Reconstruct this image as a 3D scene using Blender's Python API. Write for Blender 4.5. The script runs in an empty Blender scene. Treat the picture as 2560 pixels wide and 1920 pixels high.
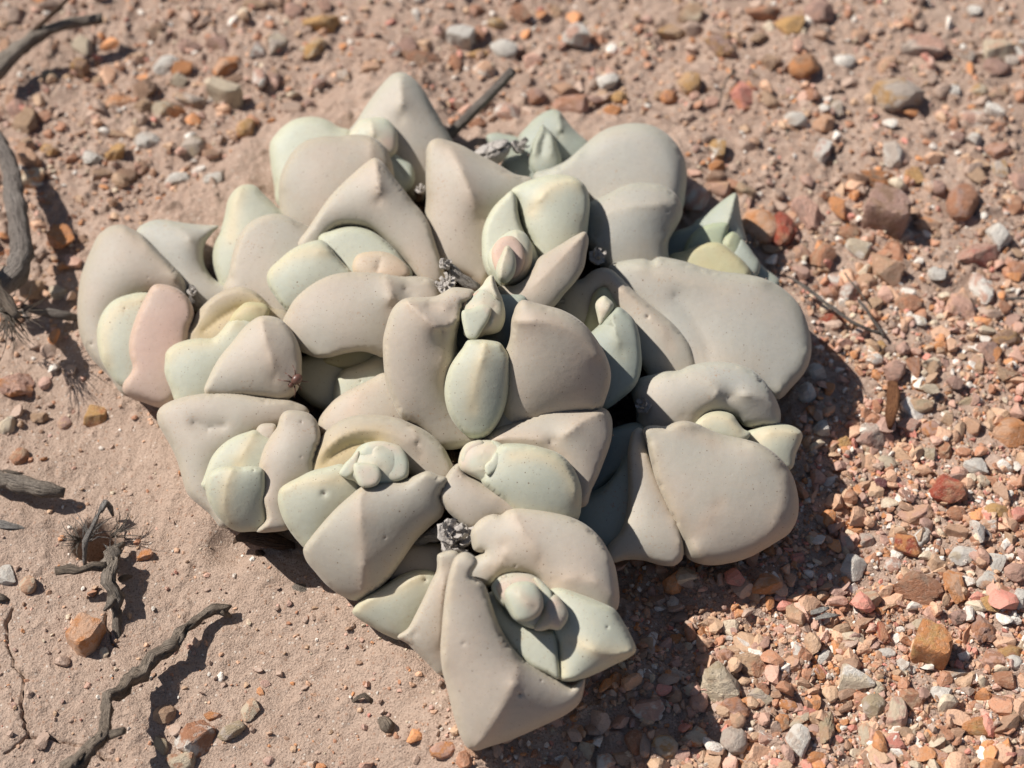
import bpy, bmesh, math, random
import numpy as np
from mathutils import Vector, Euler
from mathutils.geometry import delaunay_2d_cdt
random.seed(7)
RNG = np.random.default_rng(11)
S = bpy.context.scene
COL = S.collection
R = math.radians

# ---------------------------------------------------------------- camera
W_PX, H_PX = 2560.0, 1920.0                 # the photograph's own pixels
F_PX = 4464.0                               # focal length in those pixels
PITCH = R(52.0)
DIST = 0.38                                 # metres to the aim point
AIM = np.array([0.0, 0.0, 0.0])
FWD = np.array([0.0, math.cos(PITCH), -math.sin(PITCH)])
UPV = np.array([0.0, math.sin(PITCH), math.cos(PITCH)])
RGT = np.array([1.0, 0.0, 0.0])
CAM = AIM - FWD * DIST
cd = bpy.data.cameras.new('camera')
cam = bpy.data.objects.new('camera', cd); COL.objects.link(cam)
cam.location = CAM; cam.rotation_euler = (math.pi/2 - PITCH, 0, 0)
cd.sensor_width = 36.0; cd.lens = F_PX / W_PX * 36.0
cd.clip_start = 0.01; cd.clip_end = 200.0
cd.dof.use_dof = True; cd.dof.focus_distance = 0.340; cd.dof.aperture_fstop = 16.0
S.camera = cam
# ---------------------------------------------------------------- sky and sun
SUN_EL, SUN_AZ = 50.0, 162.0                # azimuth of the sun, degrees counter-clockwise from +X
sdir = Vector((math.cos(R(SUN_EL))*math.cos(R(SUN_AZ)), math.cos(R(SUN_EL))*math.sin(R(SUN_AZ)), math.sin(R(SUN_EL))))
wd = bpy.data.worlds.new('World'); S.world = wd; wd.use_nodes = True
nt = wd.node_tree; bg = nt.nodes['Background']; bg.inputs['Strength'].default_value = 0.05
sky = nt.nodes.new('ShaderNodeTexSky'); sky.sky_type = 'NISHITA'; sky.sun_disc = False
sky.sun_elevation = R(SUN_EL); sky.sun_rotation = R(90.0 - SUN_AZ)
nt.links.new(sky.outputs[0], bg.inputs['Color'])
sl = bpy.data.lights.new('sun', 'SUN'); sl.energy = 5.0; sl.angle = R(0.53); sl.color = (1.0, 0.955, 0.89)
sun = bpy.data.objects.new('sun', sl); COL.objects.link(sun)
sun.rotation_euler = sdir.to_track_quat('Z', 'Y').to_euler(); sun.location = (-1, 1, 2)
S.view_settings.view_transform = 'Standard'; S.view_settings.look = 'None'
S.view_settings.exposure = 0.24; S.view_settings.gamma = 1.0; S.view_settings.use_curve_mapping = False
S.unit_settings.system = 'METRIC'

# ---------------------------------------------------------------- measuring helpers
CROP = dict(W=(0, 0, .8641), A=(600, 150, 3.456), B=(1040, 200, 3.0722), C=(160, 440, 2.861), D=(640, 440, 2.963),
            E=(920, 660, 3.456), F=(1400, 460, 3.0727), G=(380, 940, 2.9105), H=(1060, 980, 3.317), I=(1400, 880, 2.9625),
            J=(860, 1240, 2.513), g1=(0, 0, 3.456), g2=(560, 0, 3.456), g3=(1120, 0, 3.456), g4=(1600, 0, 4.608),
            g5=(2080, 0, 4.608), g6=(1600, 300, 4.608), g7=(2080, 300, 4.608), g8=(1960, 600, 3.687), g9=(1960, 1000, 3.687),
            g10=(1960, 1420, 3.318), g11=(1400, 1380, 3.072), g12=(0, 400, 2.765), g13=(0, 900, 3.19), g14=(0, 1400, 3.19),
            g15=(560, 1300, 2.677))
def px(crop, pts):
    x0, y0, s = CROP[crop]
    a = np.array(pts, float).reshape(-1, 2)
    return np.column_stack((x0 + a[:, 0]/s, y0 + a[:, 1]/s))
def rays(p):
    """directions with unit depth along the view axis for pixels p (n x 2)"""
    p = np.asarray(p, float).reshape(-1, 2)
    u = (p[:, 0] - W_PX/2)/F_PX; v = (H_PX/2 - p[:, 1])/F_PX
    return FWD + u[:, None]*RGT + v[:, None]*UPV
def at_depth(p, d): return CAM + rays(p)*np.asarray(d)[:, None]
def at_height(p, z):
    r = rays(p); t = (z - CAM[2])/r[:, 2]
    return CAM + r*t[:, None]
def depth_at(p, z): return float((z - CAM[2])/rays(p)[0, 2])

# ---------------------------------------------------------------- object helpers
def link(o, parent=None, **props):
    COL.objects.link(o)
    if parent: o.parent = parent
    for k, v in props.items(): o[k] = v
    return o
def mesh_obj(name, v, f, mat, parent=None, smooth=True, origin=None, sharp=None, **props):
    """one mesh object with its origin at its centre (or at origin), parented without an offset"""
    v = np.asarray(v, float)
    o0 = v.mean(0) if origin is None else np.asarray(origin, float)
    me = bpy.data.meshes.new(name)
    me.from_pydata((v - o0).tolist(), [], f if isinstance(f, list) else f.tolist())
    if mat: me.materials.append(mat)
    me.polygons.foreach_set('use_smooth', [smooth]*len(me.polygons))
    if sharp: me.set_sharp_from_angle(angle=R(sharp))
    me.update()
    o = bpy.data.objects.new(name, me)
    base = np.zeros(3); q = parent
    while q: base += np.array(q.location); q = q.parent
    o.location = o0 - base
    return link(o, parent, **props)
def empty(name, loc, **props):
    o = bpy.data.objects.new(name, None); o.location = loc; o.empty_display_size = .01
    return link(o, None, **props)

# ---------------------------------------------------------------- noise in numpy
def _h(ix, iy, seed):
    n = (ix*374761393 + iy*668265263 + seed*1442695041) & 0xffffffff
    n = ((n ^ (n >> 13))*1274126177) & 0xffffffff
    return (n ^ (n >> 16)) / 4294967295.0
def vnoise(x, y, seed=0):
    ix = np.floor(x).astype(np.int64); iy = np.floor(y).astype(np.int64)
    fx = x - ix; fy = y - iy
    ux = fx*fx*fx*(fx*(fx*6-15)+10); uy = fy*fy*fy*(fy*(fy*6-15)+10)
    def g(i, j):
        a = _h(ix+i, iy+j, seed)*2*np.pi
        return np.cos(a)*(fx-i) + np.sin(a)*(fy-j)
    return ((g(0,0)*(1-ux)+g(1,0)*ux)*(1-uy) + (g(0,1)*(1-ux)+g(1,1)*ux)*uy)*1.5
def fbm(x, y, seed=0, oct=4):
    s = 0; a = 1.0
    for k in range(oct):
        s = s + a*vnoise(x*2**k, y*2**k, seed+k*17); a *= .5
    return s
def seg_dist(p, poly):
    """distance of points p to an open polyline"""
    d = np.full(len(p), 1e9)
    for a, b in zip(poly[:-1], poly[1:]):
        ab = b-a; t = np.clip(((p-a)@ab)/max(ab@ab, 1e-12), 0, 1)
        d = np.minimum(d, np.hypot(*(p - a - t[:, None]*ab).T))
    return d
def inside(p, poly):
    x, y = p[:, 0], p[:, 1]; r = np.zeros(len(p), bool)
    a = poly; b = np.roll(poly, -1, 0)
    for (x0, y0), (x1, y1) in zip(a, b):
        if y0 == y1: continue
        c = (y0 > y) != (y1 > y)
        r ^= c & (x < (x1-x0)*(y-y0)/(y1-y0) + x0)
    return r
def catmull(pts, step, closed):
    pts = np.asarray(pts, float); n = len(pts); out = []
    rng = range(n) if closed else range(n-1)
    for i in rng:
        if closed: p0, p1, p2, p3 = (pts[(i+k) % n] for k in (-1, 0, 1, 2))
        else: p0, p1, p2, p3 = pts[max(i-1, 0)], pts[i], pts[i+1], pts[min(i+2, n-1)]
        m = max(1, int(round(np.linalg.norm(p2-p1)/step)))
        # centripetal-like tension keeps short spans from overshooting
        l01, l12, l23 = (max(np.linalg.norm(b-a), 1e-6)**.5 for a, b in ((p0, p1), (p1, p2), (p2, p3)))
        m1 = (p2-p1) + l12*((p1-p0)/l01 - (p2-p0)/(l01+l12)) if np.any(p0 != p1) else (p2-p1)
        m2 = (p2-p1) + l12*((p3-p2)/l23 - (p3-p1)/(l12+l23)) if np.any(p3 != p2) else (p2-p1)
        for k in range(m):
            t = k/m; t2 = t*t; t3 = t2*t
            out.append((2*t3-3*t2+1)*p1 + (t3-2*t2+t)*m1 + (-2*t3+3*t2)*p2 + (t3-t2)*m2)
    if not closed: out.append(pts[-1])
    return np.array(out)

# ---------------------------------------------------------------- materials
def newmat(name):
    m = bpy.data.materials.new(name); m.use_nodes = True
    t = m.node_tree; b = t.nodes['Principled BSDF']
    return m, t, b
class N:
    """tiny node-building helper"""
    def __init__(s, t): s.t = t
    def n(s, typ, ins={}, **kw):
        d = s.t.nodes.new('ShaderNode'+typ)
        for k, v in kw.items(): setattr(d, k, v)
        for k, v in ins.items():
            sock = d.inputs[k]
            if hasattr(v, 'is_output'): s.t.links.new(v, sock)
            else: sock.default_value = v
        return d
    def mix(s, fac, a, b, mode='MIX'):
        d = s.t.nodes.new('ShaderNodeMix'); d.data_type = 'RGBA'; d.blend_type = mode
        for i, v in ((0, fac), (6, a), (7, b)):
            if hasattr(v, 'is_output'): s.t.links.new(v, d.inputs[i])
            else: d.inputs[i].default_value = v if i == 0 else (*v, 1)
        return d.outputs[2]
    def ramp(s, fac, lo, hi, a=0., b=1.):
        d = s.n('MapRange', {0: fac, 1: lo, 2: hi, 3: a, 4: b}); d.clamp = True
        return d.outputs[0]
    def math(s, op, a, b=0.):
        return s.n('Math', {0: a, 1: b}, operation=op).outputs[0]

def leaf_mat(name, a, b, edge, edge_amt, speck=1.0, rough=.62, blush=None):
    m, t, bs = newmat(name); g = N(t)
    tc = g.n('TexCoord').outputs['Object']; oi = g.n('ObjectInfo')
    off = g.n('VectorMath', {0: tc, 1: g.n('CombineXYZ', {0: oi.outputs['Random'], 1: oi.outputs['Random']}).outputs[0]}, operation='ADD').outputs[0]
    big = g.n('TexNoise', {'Vector': off, 'Scale': 55., 'Detail': 3., 'Roughness': .55}).outputs[0]
    c = g.mix(g.ramp(big, .36, .64), a, b)
    if blush:
        bl = g.n('TexNoise', {'Vector': off, 'Scale': 120., 'Detail': 2.}).outputs[0]
        c = g.mix(g.ramp(bl, .47, .64, 0, .75), c, blush)
    ed = g.n('Attribute', attribute_name='edge').outputs['Fac']
    c = g.mix(g.math('MULTIPLY', ed, edge_amt), c, edge)
    ri = g.n('Attribute', attribute_name='rim').outputs['Fac']
    c = g.mix(g.math('MULTIPLY', ri, .45), c, tuple(x*y for x, y in zip(a, (.93, .99, .84))))
    fo = g.n('Attribute', attribute_name='fold').outputs['Fac']
    c = g.mix(fo, c, (.46, .355, .195))
    # fine bloom mottling
    fine = g.n('TexNoise', {'Vector': off, 'Scale': 900., 'Detail': 4., 'Roughness': .7}).outputs[0]
    c = g.mix(g.ramp(fine, .35, .7, 0., .22), c, tuple(x*.72 for x in a))
    med = g.n('TexNoise', {'Vector': off, 'Scale': 210., 'Detail': 4., 'Roughness': .6}).outputs[0]
    c = g.mix(g.ramp(med, .55, .8, 0., .35), c, tuple(x*.86 for x in edge))
    # scattered dark dots
    for sc, th, keep, amt, dark in ((620., .09, .62, .9, (.12, .07, .045)), (1500., .17, .5, .6, (.20, .125, .08)), (290., .055, .6, .9, (.15, .09, .055))):
        v = g.n('TexVoronoi', {'Vector': off, 'Scale': sc, 'Randomness': 1.}, feature='F1')
        dot = g.ramp(v.outputs['Distance'], th, th*.55, 0, 1)
        sep = g.n('SeparateColor', {0: v.outputs['Color']})
        dot = g.math('MULTIPLY', dot, g.math('LESS_THAN', sep.outputs[0], keep))
        c = g.mix(g.math('MULTIPLY', dot, amt*speck), c, dark)
    # specks of dust caught on the bloom
    du = g.n('TexNoise', {'Vector': off, 'Scale': 1700., 'Detail': 2.}).outputs[0]
    pa = g.n('TexNoise', {'Vector': off, 'Scale': 95., 'Detail': 3.}).outputs[0]
    c = g.mix(g.math('MULTIPLY', g.ramp(du, .6, .72), g.ramp(pa, .55, .7, 0, .6)), c, (.36, .21, .12))
    scar = g.n('Attribute', attribute_name='scar').outputs['Fac']
    c = g.mix(g.ramp(scar, .35, 1.0, 0., .9), c, (.09, .05, .035))
    hs = g.n('HueSaturation', {'Color': c, 'Value': g.ramp(oi.outputs['Random'], 0, 1, .93, 1.06), 'Saturation': 1.0})
    t.links.new(hs.outputs[0], bs.inputs['Base Color'])
    bs.inputs['Roughness'].default_value = rough
    bs.inputs['Specular IOR Level'].default_value = .35
    bs.inputs['Subsurface Weight'].default_value = .12
    bs.inputs['Subsurface Radius'].default_value = (.0022, .0016, .0009)
    bs.inputs['Sheen Weight'].default_value = .10; bs.inputs['Sheen Roughness'].default_value = .5
    bs.inputs['Subsurface Scale'].default_value = 1.0
    wr = g.n('TexNoise', {'Vector': off, 'Scale': 160., 'Detail': 5., 'Roughness': .55}).outputs[0]
    bp = g.n('Bump', {'Height': g.math('ADD', g.math('MULTIPLY', fine, .25), wr), 'Strength': .16, 'Distance': .0012})
    t.links.new(bp.outputs[0], bs.inputs['Normal'])
    return m
M = {}
M['old'] = leaf_mat('leaf_old_pinkish', (.448, .378, .312), (.396, .366, .310), (.50, .37, .27), .35)
M['grey'] = leaf_mat('leaf_old_grey', (.385, .372, .330), (.420, .372, .315), (.47, .39, .29), .3)
M['young'] = leaf_mat('leaf_young_pale', (.470, .460, .370), (.436, .446, .368), (.560, .465, .310), .75)
M['sage'] = leaf_mat('leaf_sage', (.355, .372, .320), (.325, .352, .308), (.42, .40, .29), .4)
M['yellow'] = leaf_mat('leaf_yellowing', (.450, .400, .240), (.410, .410, .285), (.50, .37, .22), .5)
M['lime'] = leaf_mat('leaf_fresh_green', (.385, .415, .285), (.350, .395, .295), (.46, .43, .27), .4)
M['flush'] = leaf_mat('leaf_flushed_pink', (.560, .385, .315), (.500, .385, .320), (.54, .36, .27), .4)
M['bud'] = leaf_mat('leaf_bud', (.480, .475, .385), (.435, .450, .370), (.55, .45, .33), .5, blush=(.57, .40, .325))
M['peach'] = leaf_mat('leaf_bud_peach', (.545, .415, .305), (.490, .435, .345), (.55, .38, .26), .5)
# ---------------------------------------------------------------- the ground
def at_px(x, y, z=0.0): return at_height([[x, y]], z)[0]
CRACKS = [[(110, 400), (50, 560), (80, 700), (120, 850), (190, 960), (180, 1150), (190, 1300), (235, 1410)],
          [(235, 1410), (450, 1430), (650, 1465), (820, 1540), (930, 1590)], [(235, 1410), (100, 1510), (40, 1560)],
          [(850, 440), (870, 580), (920, 690), (965, 710)]]
CRACKS_W = [np.array([at_px(*p)[:2] for p in catmull(px('g14', c), 14, False)]) for c in CRACKS]
CRACKS_W = [c + np.column_stack((vnoise(c[:, 0]*900, c[:, 1]*900, 5), vnoise(c[:, 0]*900, c[:, 1]*900, 6)))*.0006 for c in CRACKS_W]
HOLES = [(*at_px(247, 1358)[:2], .0064, .022), (*at_px(590, 1372)[:2], .009, .004), (*at_px(1300, 130)[:2], .004, .003)]
def silt(x, y):
    """1 on the smooth silty soil at the lower left, 0 on the loose gravel"""
    q = np.minimum((.002 - x)*1.0, (.012 - y)*.8) + fbm(x*30, y*30, 91, 3)*.012
    return 1/(1+np.exp(-q*150))
PLANT = px('W', [(600,260),(850,150),(980,290),(1250,240),(1480,290),(1490,420),(1600,430),(1640,580),(1750,700),(1740,840),(1700,1000),(1720,1100),(1620,1210),(1330,1180),(1370,1400),(1240,1500),(1010,1610),(950,1450),(770,1330),(500,1140),(340,880),(180,750),(180,560),(330,480)])
PLANT_W = at_height(PLANT, .008)[:, :2]
def ground_z(x, y):
    x = np.asarray(x, float); y = np.asarray(y, float)
    s = silt(x, y)
    z = fbm(x*16, y*16, 3, 3)*.0022
    z = z + fbm(x*90, y*90, 21, 4)*.0008*(1.1 - .55*s)
    z = z + fbm(x*420, y*420, 41, 3)*.00030*(1.1 - .5*s)
    cl = np.clip(fbm(x*210, y*210, 61, 3) - .25, 0, 1)           # small clods standing out of the crust
    z = z + cl*.0019*(1.1 - .7*s)
    r = np.hypot(x*.9, y)
    far = np.clip((r-.45)/.6, 0, 1)
    z = z*(1-far*.3)
    shp = z.shape; p = np.column_stack((x.ravel(), y.ravel())); zz = z.ravel()
    m = (p[:, 0] < -.02) & (p[:, 0] > -.16) & (p[:, 1] < -.02) & (p[:, 1] > -.14)
    if m.any():
        q = p[m]
        for c in CRACKS_W:
            d = seg_dist(q, c); w = .00024 + .00016*vnoise(q[:, 0]*300, q[:, 1]*300, 8)
            zz[m] -= .0019*np.exp(-(d/np.maximum(w*.75, .0001))**2)
    m = (np.abs(p[:, 0]) < .14) & (np.abs(p[:, 1]) < .13)
    if m.any():
        q = p[m]; d = seg_dist(q, np.vstack((PLANT_W, PLANT_W[:1]))); d[inside(q, PLANT_W)] = 0
        zz[m] += .0032*np.exp(-(d/.0075)**2)
    for hx, hy, rr, dp in HOLES:
        d2 = (p[:, 0]-hx)**2 + ((p[:, 1]-hy)*1.1)**2
        zz -= dp*np.exp(-(d2/(rr*.55)**2)**1.5)
    return zz.reshape(shp)
def axis(lo, hi, step, far):
    core = np.arange(lo, hi, step); out = []
    d = step; v = hi
    while v < far: out.append(v); d *= 1.35; v += d
    left = []; d = step; v = lo
    while v > -far: d *= 1.35; v -= d; left.append(v)
    return np.concatenate((left[::-1], core, out))
gx = axis(-.165, .165, .00052, 60.); gy = axis(-.125, .165, .00052, 60.)
def finer(a, lo, hi):
    m = (a[:-1] >= lo) & (a[1:] <= hi)
    return np.sort(np.concatenate((a, (a[:-1]+a[1:])[m]*.5)))
gx = finer(gx, -.125, -.06); gy = finer(gy, -.115, -.04)
GX, GY = np.meshgrid(gx, gy); GZ = ground_z(GX, GY)
nx, ny = len(gx), len(gy)
idx = np.arange(nx*ny).reshape(ny, nx)
quads = np.stack((idx[:-1, :-1], idx[:-1, 1:], idx[1:, 1:], idx[1:, :-1]), -1).reshape(-1, 4)
me = bpy.data.meshes.new('ground')
me.vertices.add(nx*ny); me.vertices.foreach_set('co', np.stack((GX, GY, GZ), -1).ravel())
me.loops.add(quads.size); me.loops.foreach_set('vertex_index', quads.ravel().astype(np.int32))
me.polygons.add(len(quads)); me.polygons.foreach_set('loop_start', np.arange(0, quads.size, 4, dtype=np.int32))
me.update(calc_edges=True); me.polygons.foreach_set('use_smooth', np.ones(len(quads), bool)); me.validate()
at = me.attributes.new('silt', 'FLOAT', 'POINT'); at.data.foreach_set('value', silt(GX, GY).ravel().astype(np.float32))
m, t, bs = newmat('soil'); g = N(t)
tc = g.n('NewGeometry').outputs['Position']
si = g.n('Attribute', attribute_name='silt').outputs['Fac']
n1 = g.n('TexNoise', {'Vector': tc, 'Scale': 45., 'Detail': 6., 'Roughness': .65}).outputs[0]
n2 = g.n('TexNoise', {'Vector': tc, 'Scale': 420., 'Detail': 5., 'Roughness': .7}).outputs[0]
n3 = g.n('TexNoise', {'Vector': tc, 'Scale': 2600., 'Detail': 3., 'Roughness': .7}).outputs[0]
c = g.mix(g.ramp(n1, .3, .7), (.420, .292, .226), (.505, .372, .295))
c = g.mix(g.math('MULTIPLY', si, .6), c, (.462, .345, .270))
c = g.mix(g.ramp(n2, .47, .74, 0., .5), c, (.32, .215, .158))
c = g.mix(g.ramp(n3, .54, .68, 0., .8), c, (.15, .10, .075))
c = g.mix(g.ramp(n3, .44, .30, 0., .6), c, (.60, .48, .38))
vo = g.n('TexVoronoi', {'Vector': tc, 'Scale': 1300., 'Randomness': 1.}, feature='F1')
sc_ = g.n('SeparateColor', {0: vo.outputs['Color']})
gr = g.math('MULTIPLY', g.math('LESS_THAN', sc_.outputs[0], .16), g.ramp(vo.outputs['Distance'], .42, .3))
c = g.mix(g.math('MULTIPLY', gr, .5), c, (.36, .20, .13))
gr2 = g.math('MULTIPLY', g.math('GREATER_THAN', sc_.outputs[1], .92), g.ramp(vo.outputs['Distance'], .36, .25))
c = g.mix(g.math('MULTIPLY', gr2, .8), c, (.66, .58, .50))
t.links.new(c, bs.inputs['Base Color'])
bs.inputs['Roughness'].default_value = .92; bs.inputs['Specular IOR Level'].default_value = .15
hsum = g.math('ADD', g.math('MULTIPLY', n2, .8), g.math('ADD', g.math('MULTIPLY', n3, .7), g.math('MULTIPLY', g.ramp(vo.outputs['Distance'], .5, 0.), .16)))
bp = g.n('Bump', {'Height': hsum, 'Strength': .75, 'Distance': .0011})
t.links.new(bp.outputs[0], bs.inputs['Normal'])
me.materials.append(m); M['soil'] = m
ground = bpy.data.objects.new('ground', me); link(ground, None, kind='structure', label='pale pinkish sandy soil crust with cracks and clods')

# ---------------------------------------------------------------- the succulent plant
RIMS = []; LEAVES = []
def leaf(parent, crop, outline, h, mat, keels=(), **kw):
    """noted first; grown together once every neighbour is known, so that a leaf runs on underneath the one lying over it"""
    LEAVES.append(dict(parent=parent, crop=crop, outline=px(crop, outline), h=h, mat=mat, keels=keels, kw=kw)); return LEAVES[-1]
def grow_all():
    info = []
    for l in LEAVES:
        o = catmull(l['outline'], 9.0, True); c = o.mean(0); d0 = depth_at([c], l['h']*.01)
        info.append((o, c, d0, l['kw'].get('ty', -.25), l['kw'].get('tx', 0.)))
    dep = lambda i, q: info[i][2]*(1 + (info[i][4]*(q[:, 0]-info[i][1][0]) + info[i][3]*(q[:, 1]-info[i][1][1]))/F_PX)
    for i, l in enumerate(LEAVES):
        o = info[i][0]
        a = np.sum(o[:, 0]*np.roll(o[:, 1], -1) - o[:, 1]*np.roll(o[:, 0], -1))
        n = np.roll(o, -1, 0) - np.roll(o, 1, 0); n = np.column_stack((n[:, 1], -n[:, 0])); n /= np.linalg.norm(n, axis=1)[:, None] + 1e-9
        if a < 0: n = -n
        push = np.zeros(len(o)); crisp = np.zeros(len(o), bool); bud_i = 'bud' in l['kw'].get('name', '')
        for j in range(len(LEAVES)):
            bud_j = 'bud' in LEAVES[j]['kw'].get('name', '')
            if j == i or bud_j: continue
            lo, hi = info[j][0].min(0)-32, info[j][0].max(0)+32
            near = np.all((o > lo) & (o < hi), 1)
            if not near.any(): continue
            crisp |= near & (dep(j, o) > dep(i, o) - .0004) & (inside(o + n*16, info[j][0]) | inside(o + n*7, info[j][0]))
            if bud_i: continue
            fr = near & (dep(j, o) < dep(i, o) - .0022)
            for t in (24., 16., 10., 6.):
                ok = fr & inside(o + n*t, info[j][0]) & inside(o + n*(t*.75), info[j][0]); push[ok] = np.maximum(push[ok], t)
        for _ in range(14): push = (np.roll(push, 1) + 2*push + np.roll(push, -1))/4
        if bud_i: crisp[:] = False
        for _ in range(2): crisp = crisp & (np.roll(crisp, 1) | np.roll(crisp, -1))
        cw = crisp*(push < 4)*1.
        for _ in range(10): cw = (np.roll(cw, 1) + 2*cw + np.roll(cw, -1))/4
        l['o'] = build_leaf(l['parent'], l['crop'], o + n*push[:, None], l['h'], l['mat'], l['keels'], crisp_pts=(o + n*push[:, None], cw), **l['kw'])
def build_leaf(parent, crop, outline, h, mat, keels=(), ty=-.25, tx=0., bulge=.8, L=.62, dents=(), back=.9, name='leaf', edge_w=20., round_=.5, inner=0., crisp_pts=(), **props):
    """A fleshy leaf: its outline at its own height h (cm) over the soil, filled out to a thick body on both sides of the rim.
    keels: (points, height relative to the body) ridges (>1) or folds (<1); dents: (x, y, radius, depth) small pits."""
    out = catmull(outline, 6.0, True)
    A = .5*abs(np.sum(out[:, 0]*np.roll(out[:, 1], -1) - out[:, 1]*np.roll(out[:, 0], -1)))
    sp = float(np.clip(math.sqrt(A/850.), 4.5, 11.))
    if sp < 6: out = catmull(outline, max(3., sp*.7), True)
    closed = np.vstack((out, out[:1]))
    if np.sum(out[:, 0]*np.roll(out[:, 1], -1) - out[:, 1]*np.roll(out[:, 0], -1)) < 0: out = out[::-1].copy(); closed = np.vstack((out, out[:1]))
    K = [(catmull(px(crop, k), sp*.8, False), v if v <= 1 else 1+(v-1)*2.6) for k, v in keels]
    K = [(q[(inside(q, out)) & (seg_dist(q, closed) > 2.5)], v) for q, v in K]
    K = [(q, v) for q, v in K if len(q) > 1]
    dn = [(*px(crop, [(d[0], d[1])])[0], d[2]/CROP[crop][2], d[3]) for d in dents]
    lo, hi = out.min(0), out.max(0)
    xs = np.arange(lo[0], hi[0], sp); ys = np.arange(lo[1], hi[1], sp*.866)
    gxx, gyy = np.meshgrid(xs, ys); gxx = gxx + (np.arange(len(ys)) % 2)[:, None]*sp*.5
    grid = np.column_stack((gxx.ravel(), gyy.ravel()))
    grid = grid[inside(grid, out)]; dgrid = seg_dist(grid, closed)
    rings = []
    nrm = np.roll(out, -1, 0) - np.roll(out, 1, 0); nrm = np.column_stack((-nrm[:, 1], nrm[:, 0])); nrm /= np.linalg.norm(nrm, axis=1)[:, None] + 1e-9
    Rin = dgrid.max() if len(dgrid) else 5.
    for off in (1.0, 3.6, 8.0):
        if off > Rin*.6: break
        q = out + nrm*off; q = q[inside(q, out)]; q = q[seg_dist(q, closed) > off*.93]
        if off > 3: q = q[::2]
        rings.append(q)
    pts = [grid[dgrid > (11. if Rin > 20 else Rin*.5)]] + rings
    for dx, dy, dr, dd in dn:
        a = np.linspace(0, 2*np.pi, 9)[:-1]
        for rr in (0.05, .35, .7, 1.1, 1.6): pts.append(np.column_stack((dx+np.cos(a+rr)*dr*rr, dy+np.sin(a+rr)*dr*rr)))
    P = np.vstack(pts); P = P[inside(P, out)]
    for q, v in K: P = P[seg_dist(P, q) > sp*.45]
    allv = [out] + [q for q, v in K]; edges = []; base = 0
    n = len(out); edges += [(i, (i+1) % n) for i in range(n)]; base = n
    for q, v in K: edges += [(base+i, base+i+1) for i in range(len(q)-1)]; base += len(q)
    V = np.vstack(allv + [P])
    rv, _, rf, _, _, _ = delaunay_2d_cdt([Vector(p) for p in V], edges, [list(range(n))], 1, .05)
    V2 = np.array([(p[0], p[1]) for p in rv]); T = np.array([f for f in rf if len(f) == 3])
    used = np.unique(T); remap = -np.ones(len(V2), int); remap[used] = np.arange(len(used)); V2 = V2[used]; T = remap[T]
    nv = len(V2)
    e = np.sort(np.vstack((T[:, :2], T[:, 1:], T[:, [2, 0]])), 1)
    ue, cnt = np.unique(e, axis=0, return_counts=True)
    rim = np.zeros(nv, bool); rim[ue[cnt == 1].ravel()] = True
    db = seg_dist(V2, closed)
    # membrane over the outline: (M + L^2 K) u = M, u = 0 on the rim, given on the ridges
    p0, p1, p2 = V2[T[:, 0]], V2[T[:, 1]], V2[T[:, 2]]
    ar = np.abs((p1-p0)[:, 0]*(p2-p0)[:, 1] - (p1-p0)[:, 1]*(p2-p0)[:, 0])*.5 + 1e-6
    Kmat = np.zeros((nv, nv)); mass = np.zeros(nv)
    E = [p2-p1, p0-p2, p1-p0]
    for i in range(3):
        np.add.at(mass, T[:, i], ar/3)
        for j in range(3): np.add.at(Kmat, (T[:, i], T[:, j]), np.sum(E[i]*E[j], 1)/(4*ar))
    Lp = L*Rin; Am = Kmat*Lp*Lp; Am[np.arange(nv), np.arange(nv)] += mass
    free = ~rim; ub = np.zeros(nv); ub[free] = np.linalg.solve(Am[np.ix_(free, free)], mass[free]); umax = ub.max()
    # where the leaf lies over a neighbour its flesh is full up to a tight lip; elsewhere it rounds off
    crisp = np.zeros(nv, bool)
    cwt = np.zeros(nv)
    if len(crisp_pts):
        cwt[rim] = crisp_pts[1][((V2[rim][:, None]-crisp_pts[0][None])**2).sum(2).argmin(1)]; crisp = rim & (cwt > .12)
    fixed = rim.copy(); val = np.zeros(nv); fr_ = rim & (cwt < .5)
    dfree = np.maximum(np.sqrt(((V2[:, None]-V2[fr_][None])**2).sum(2).min(1)) if fr_.any() else np.full(nv, 1e3), db)
    LIP = .40; lip = np.zeros(nv); lip[crisp] = LIP*cwt[crisp]
    dk = np.full(nv, 1e9); fold = np.zeros(nv)
    Lf = max(Lp*1.5, .9*Rin) if K else Lp; Af = Kmat*Lf*Lf; Af[np.arange(nv), np.arange(nv)] += mass
    free = ~fixed; uf = np.zeros(nv); uf[free] = np.linalg.solve(Af[np.ix_(free, free)], mass[free]); um_ = uf.max()
    uf = lip*um_/.82; uf[free] = np.linalg.solve(Af[np.ix_(free, free)], mass[free] - Af[np.ix_(free, rim)]@uf[rim]); f = uf/uf.max(); val[crisp] = lip[crisp]
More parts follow.
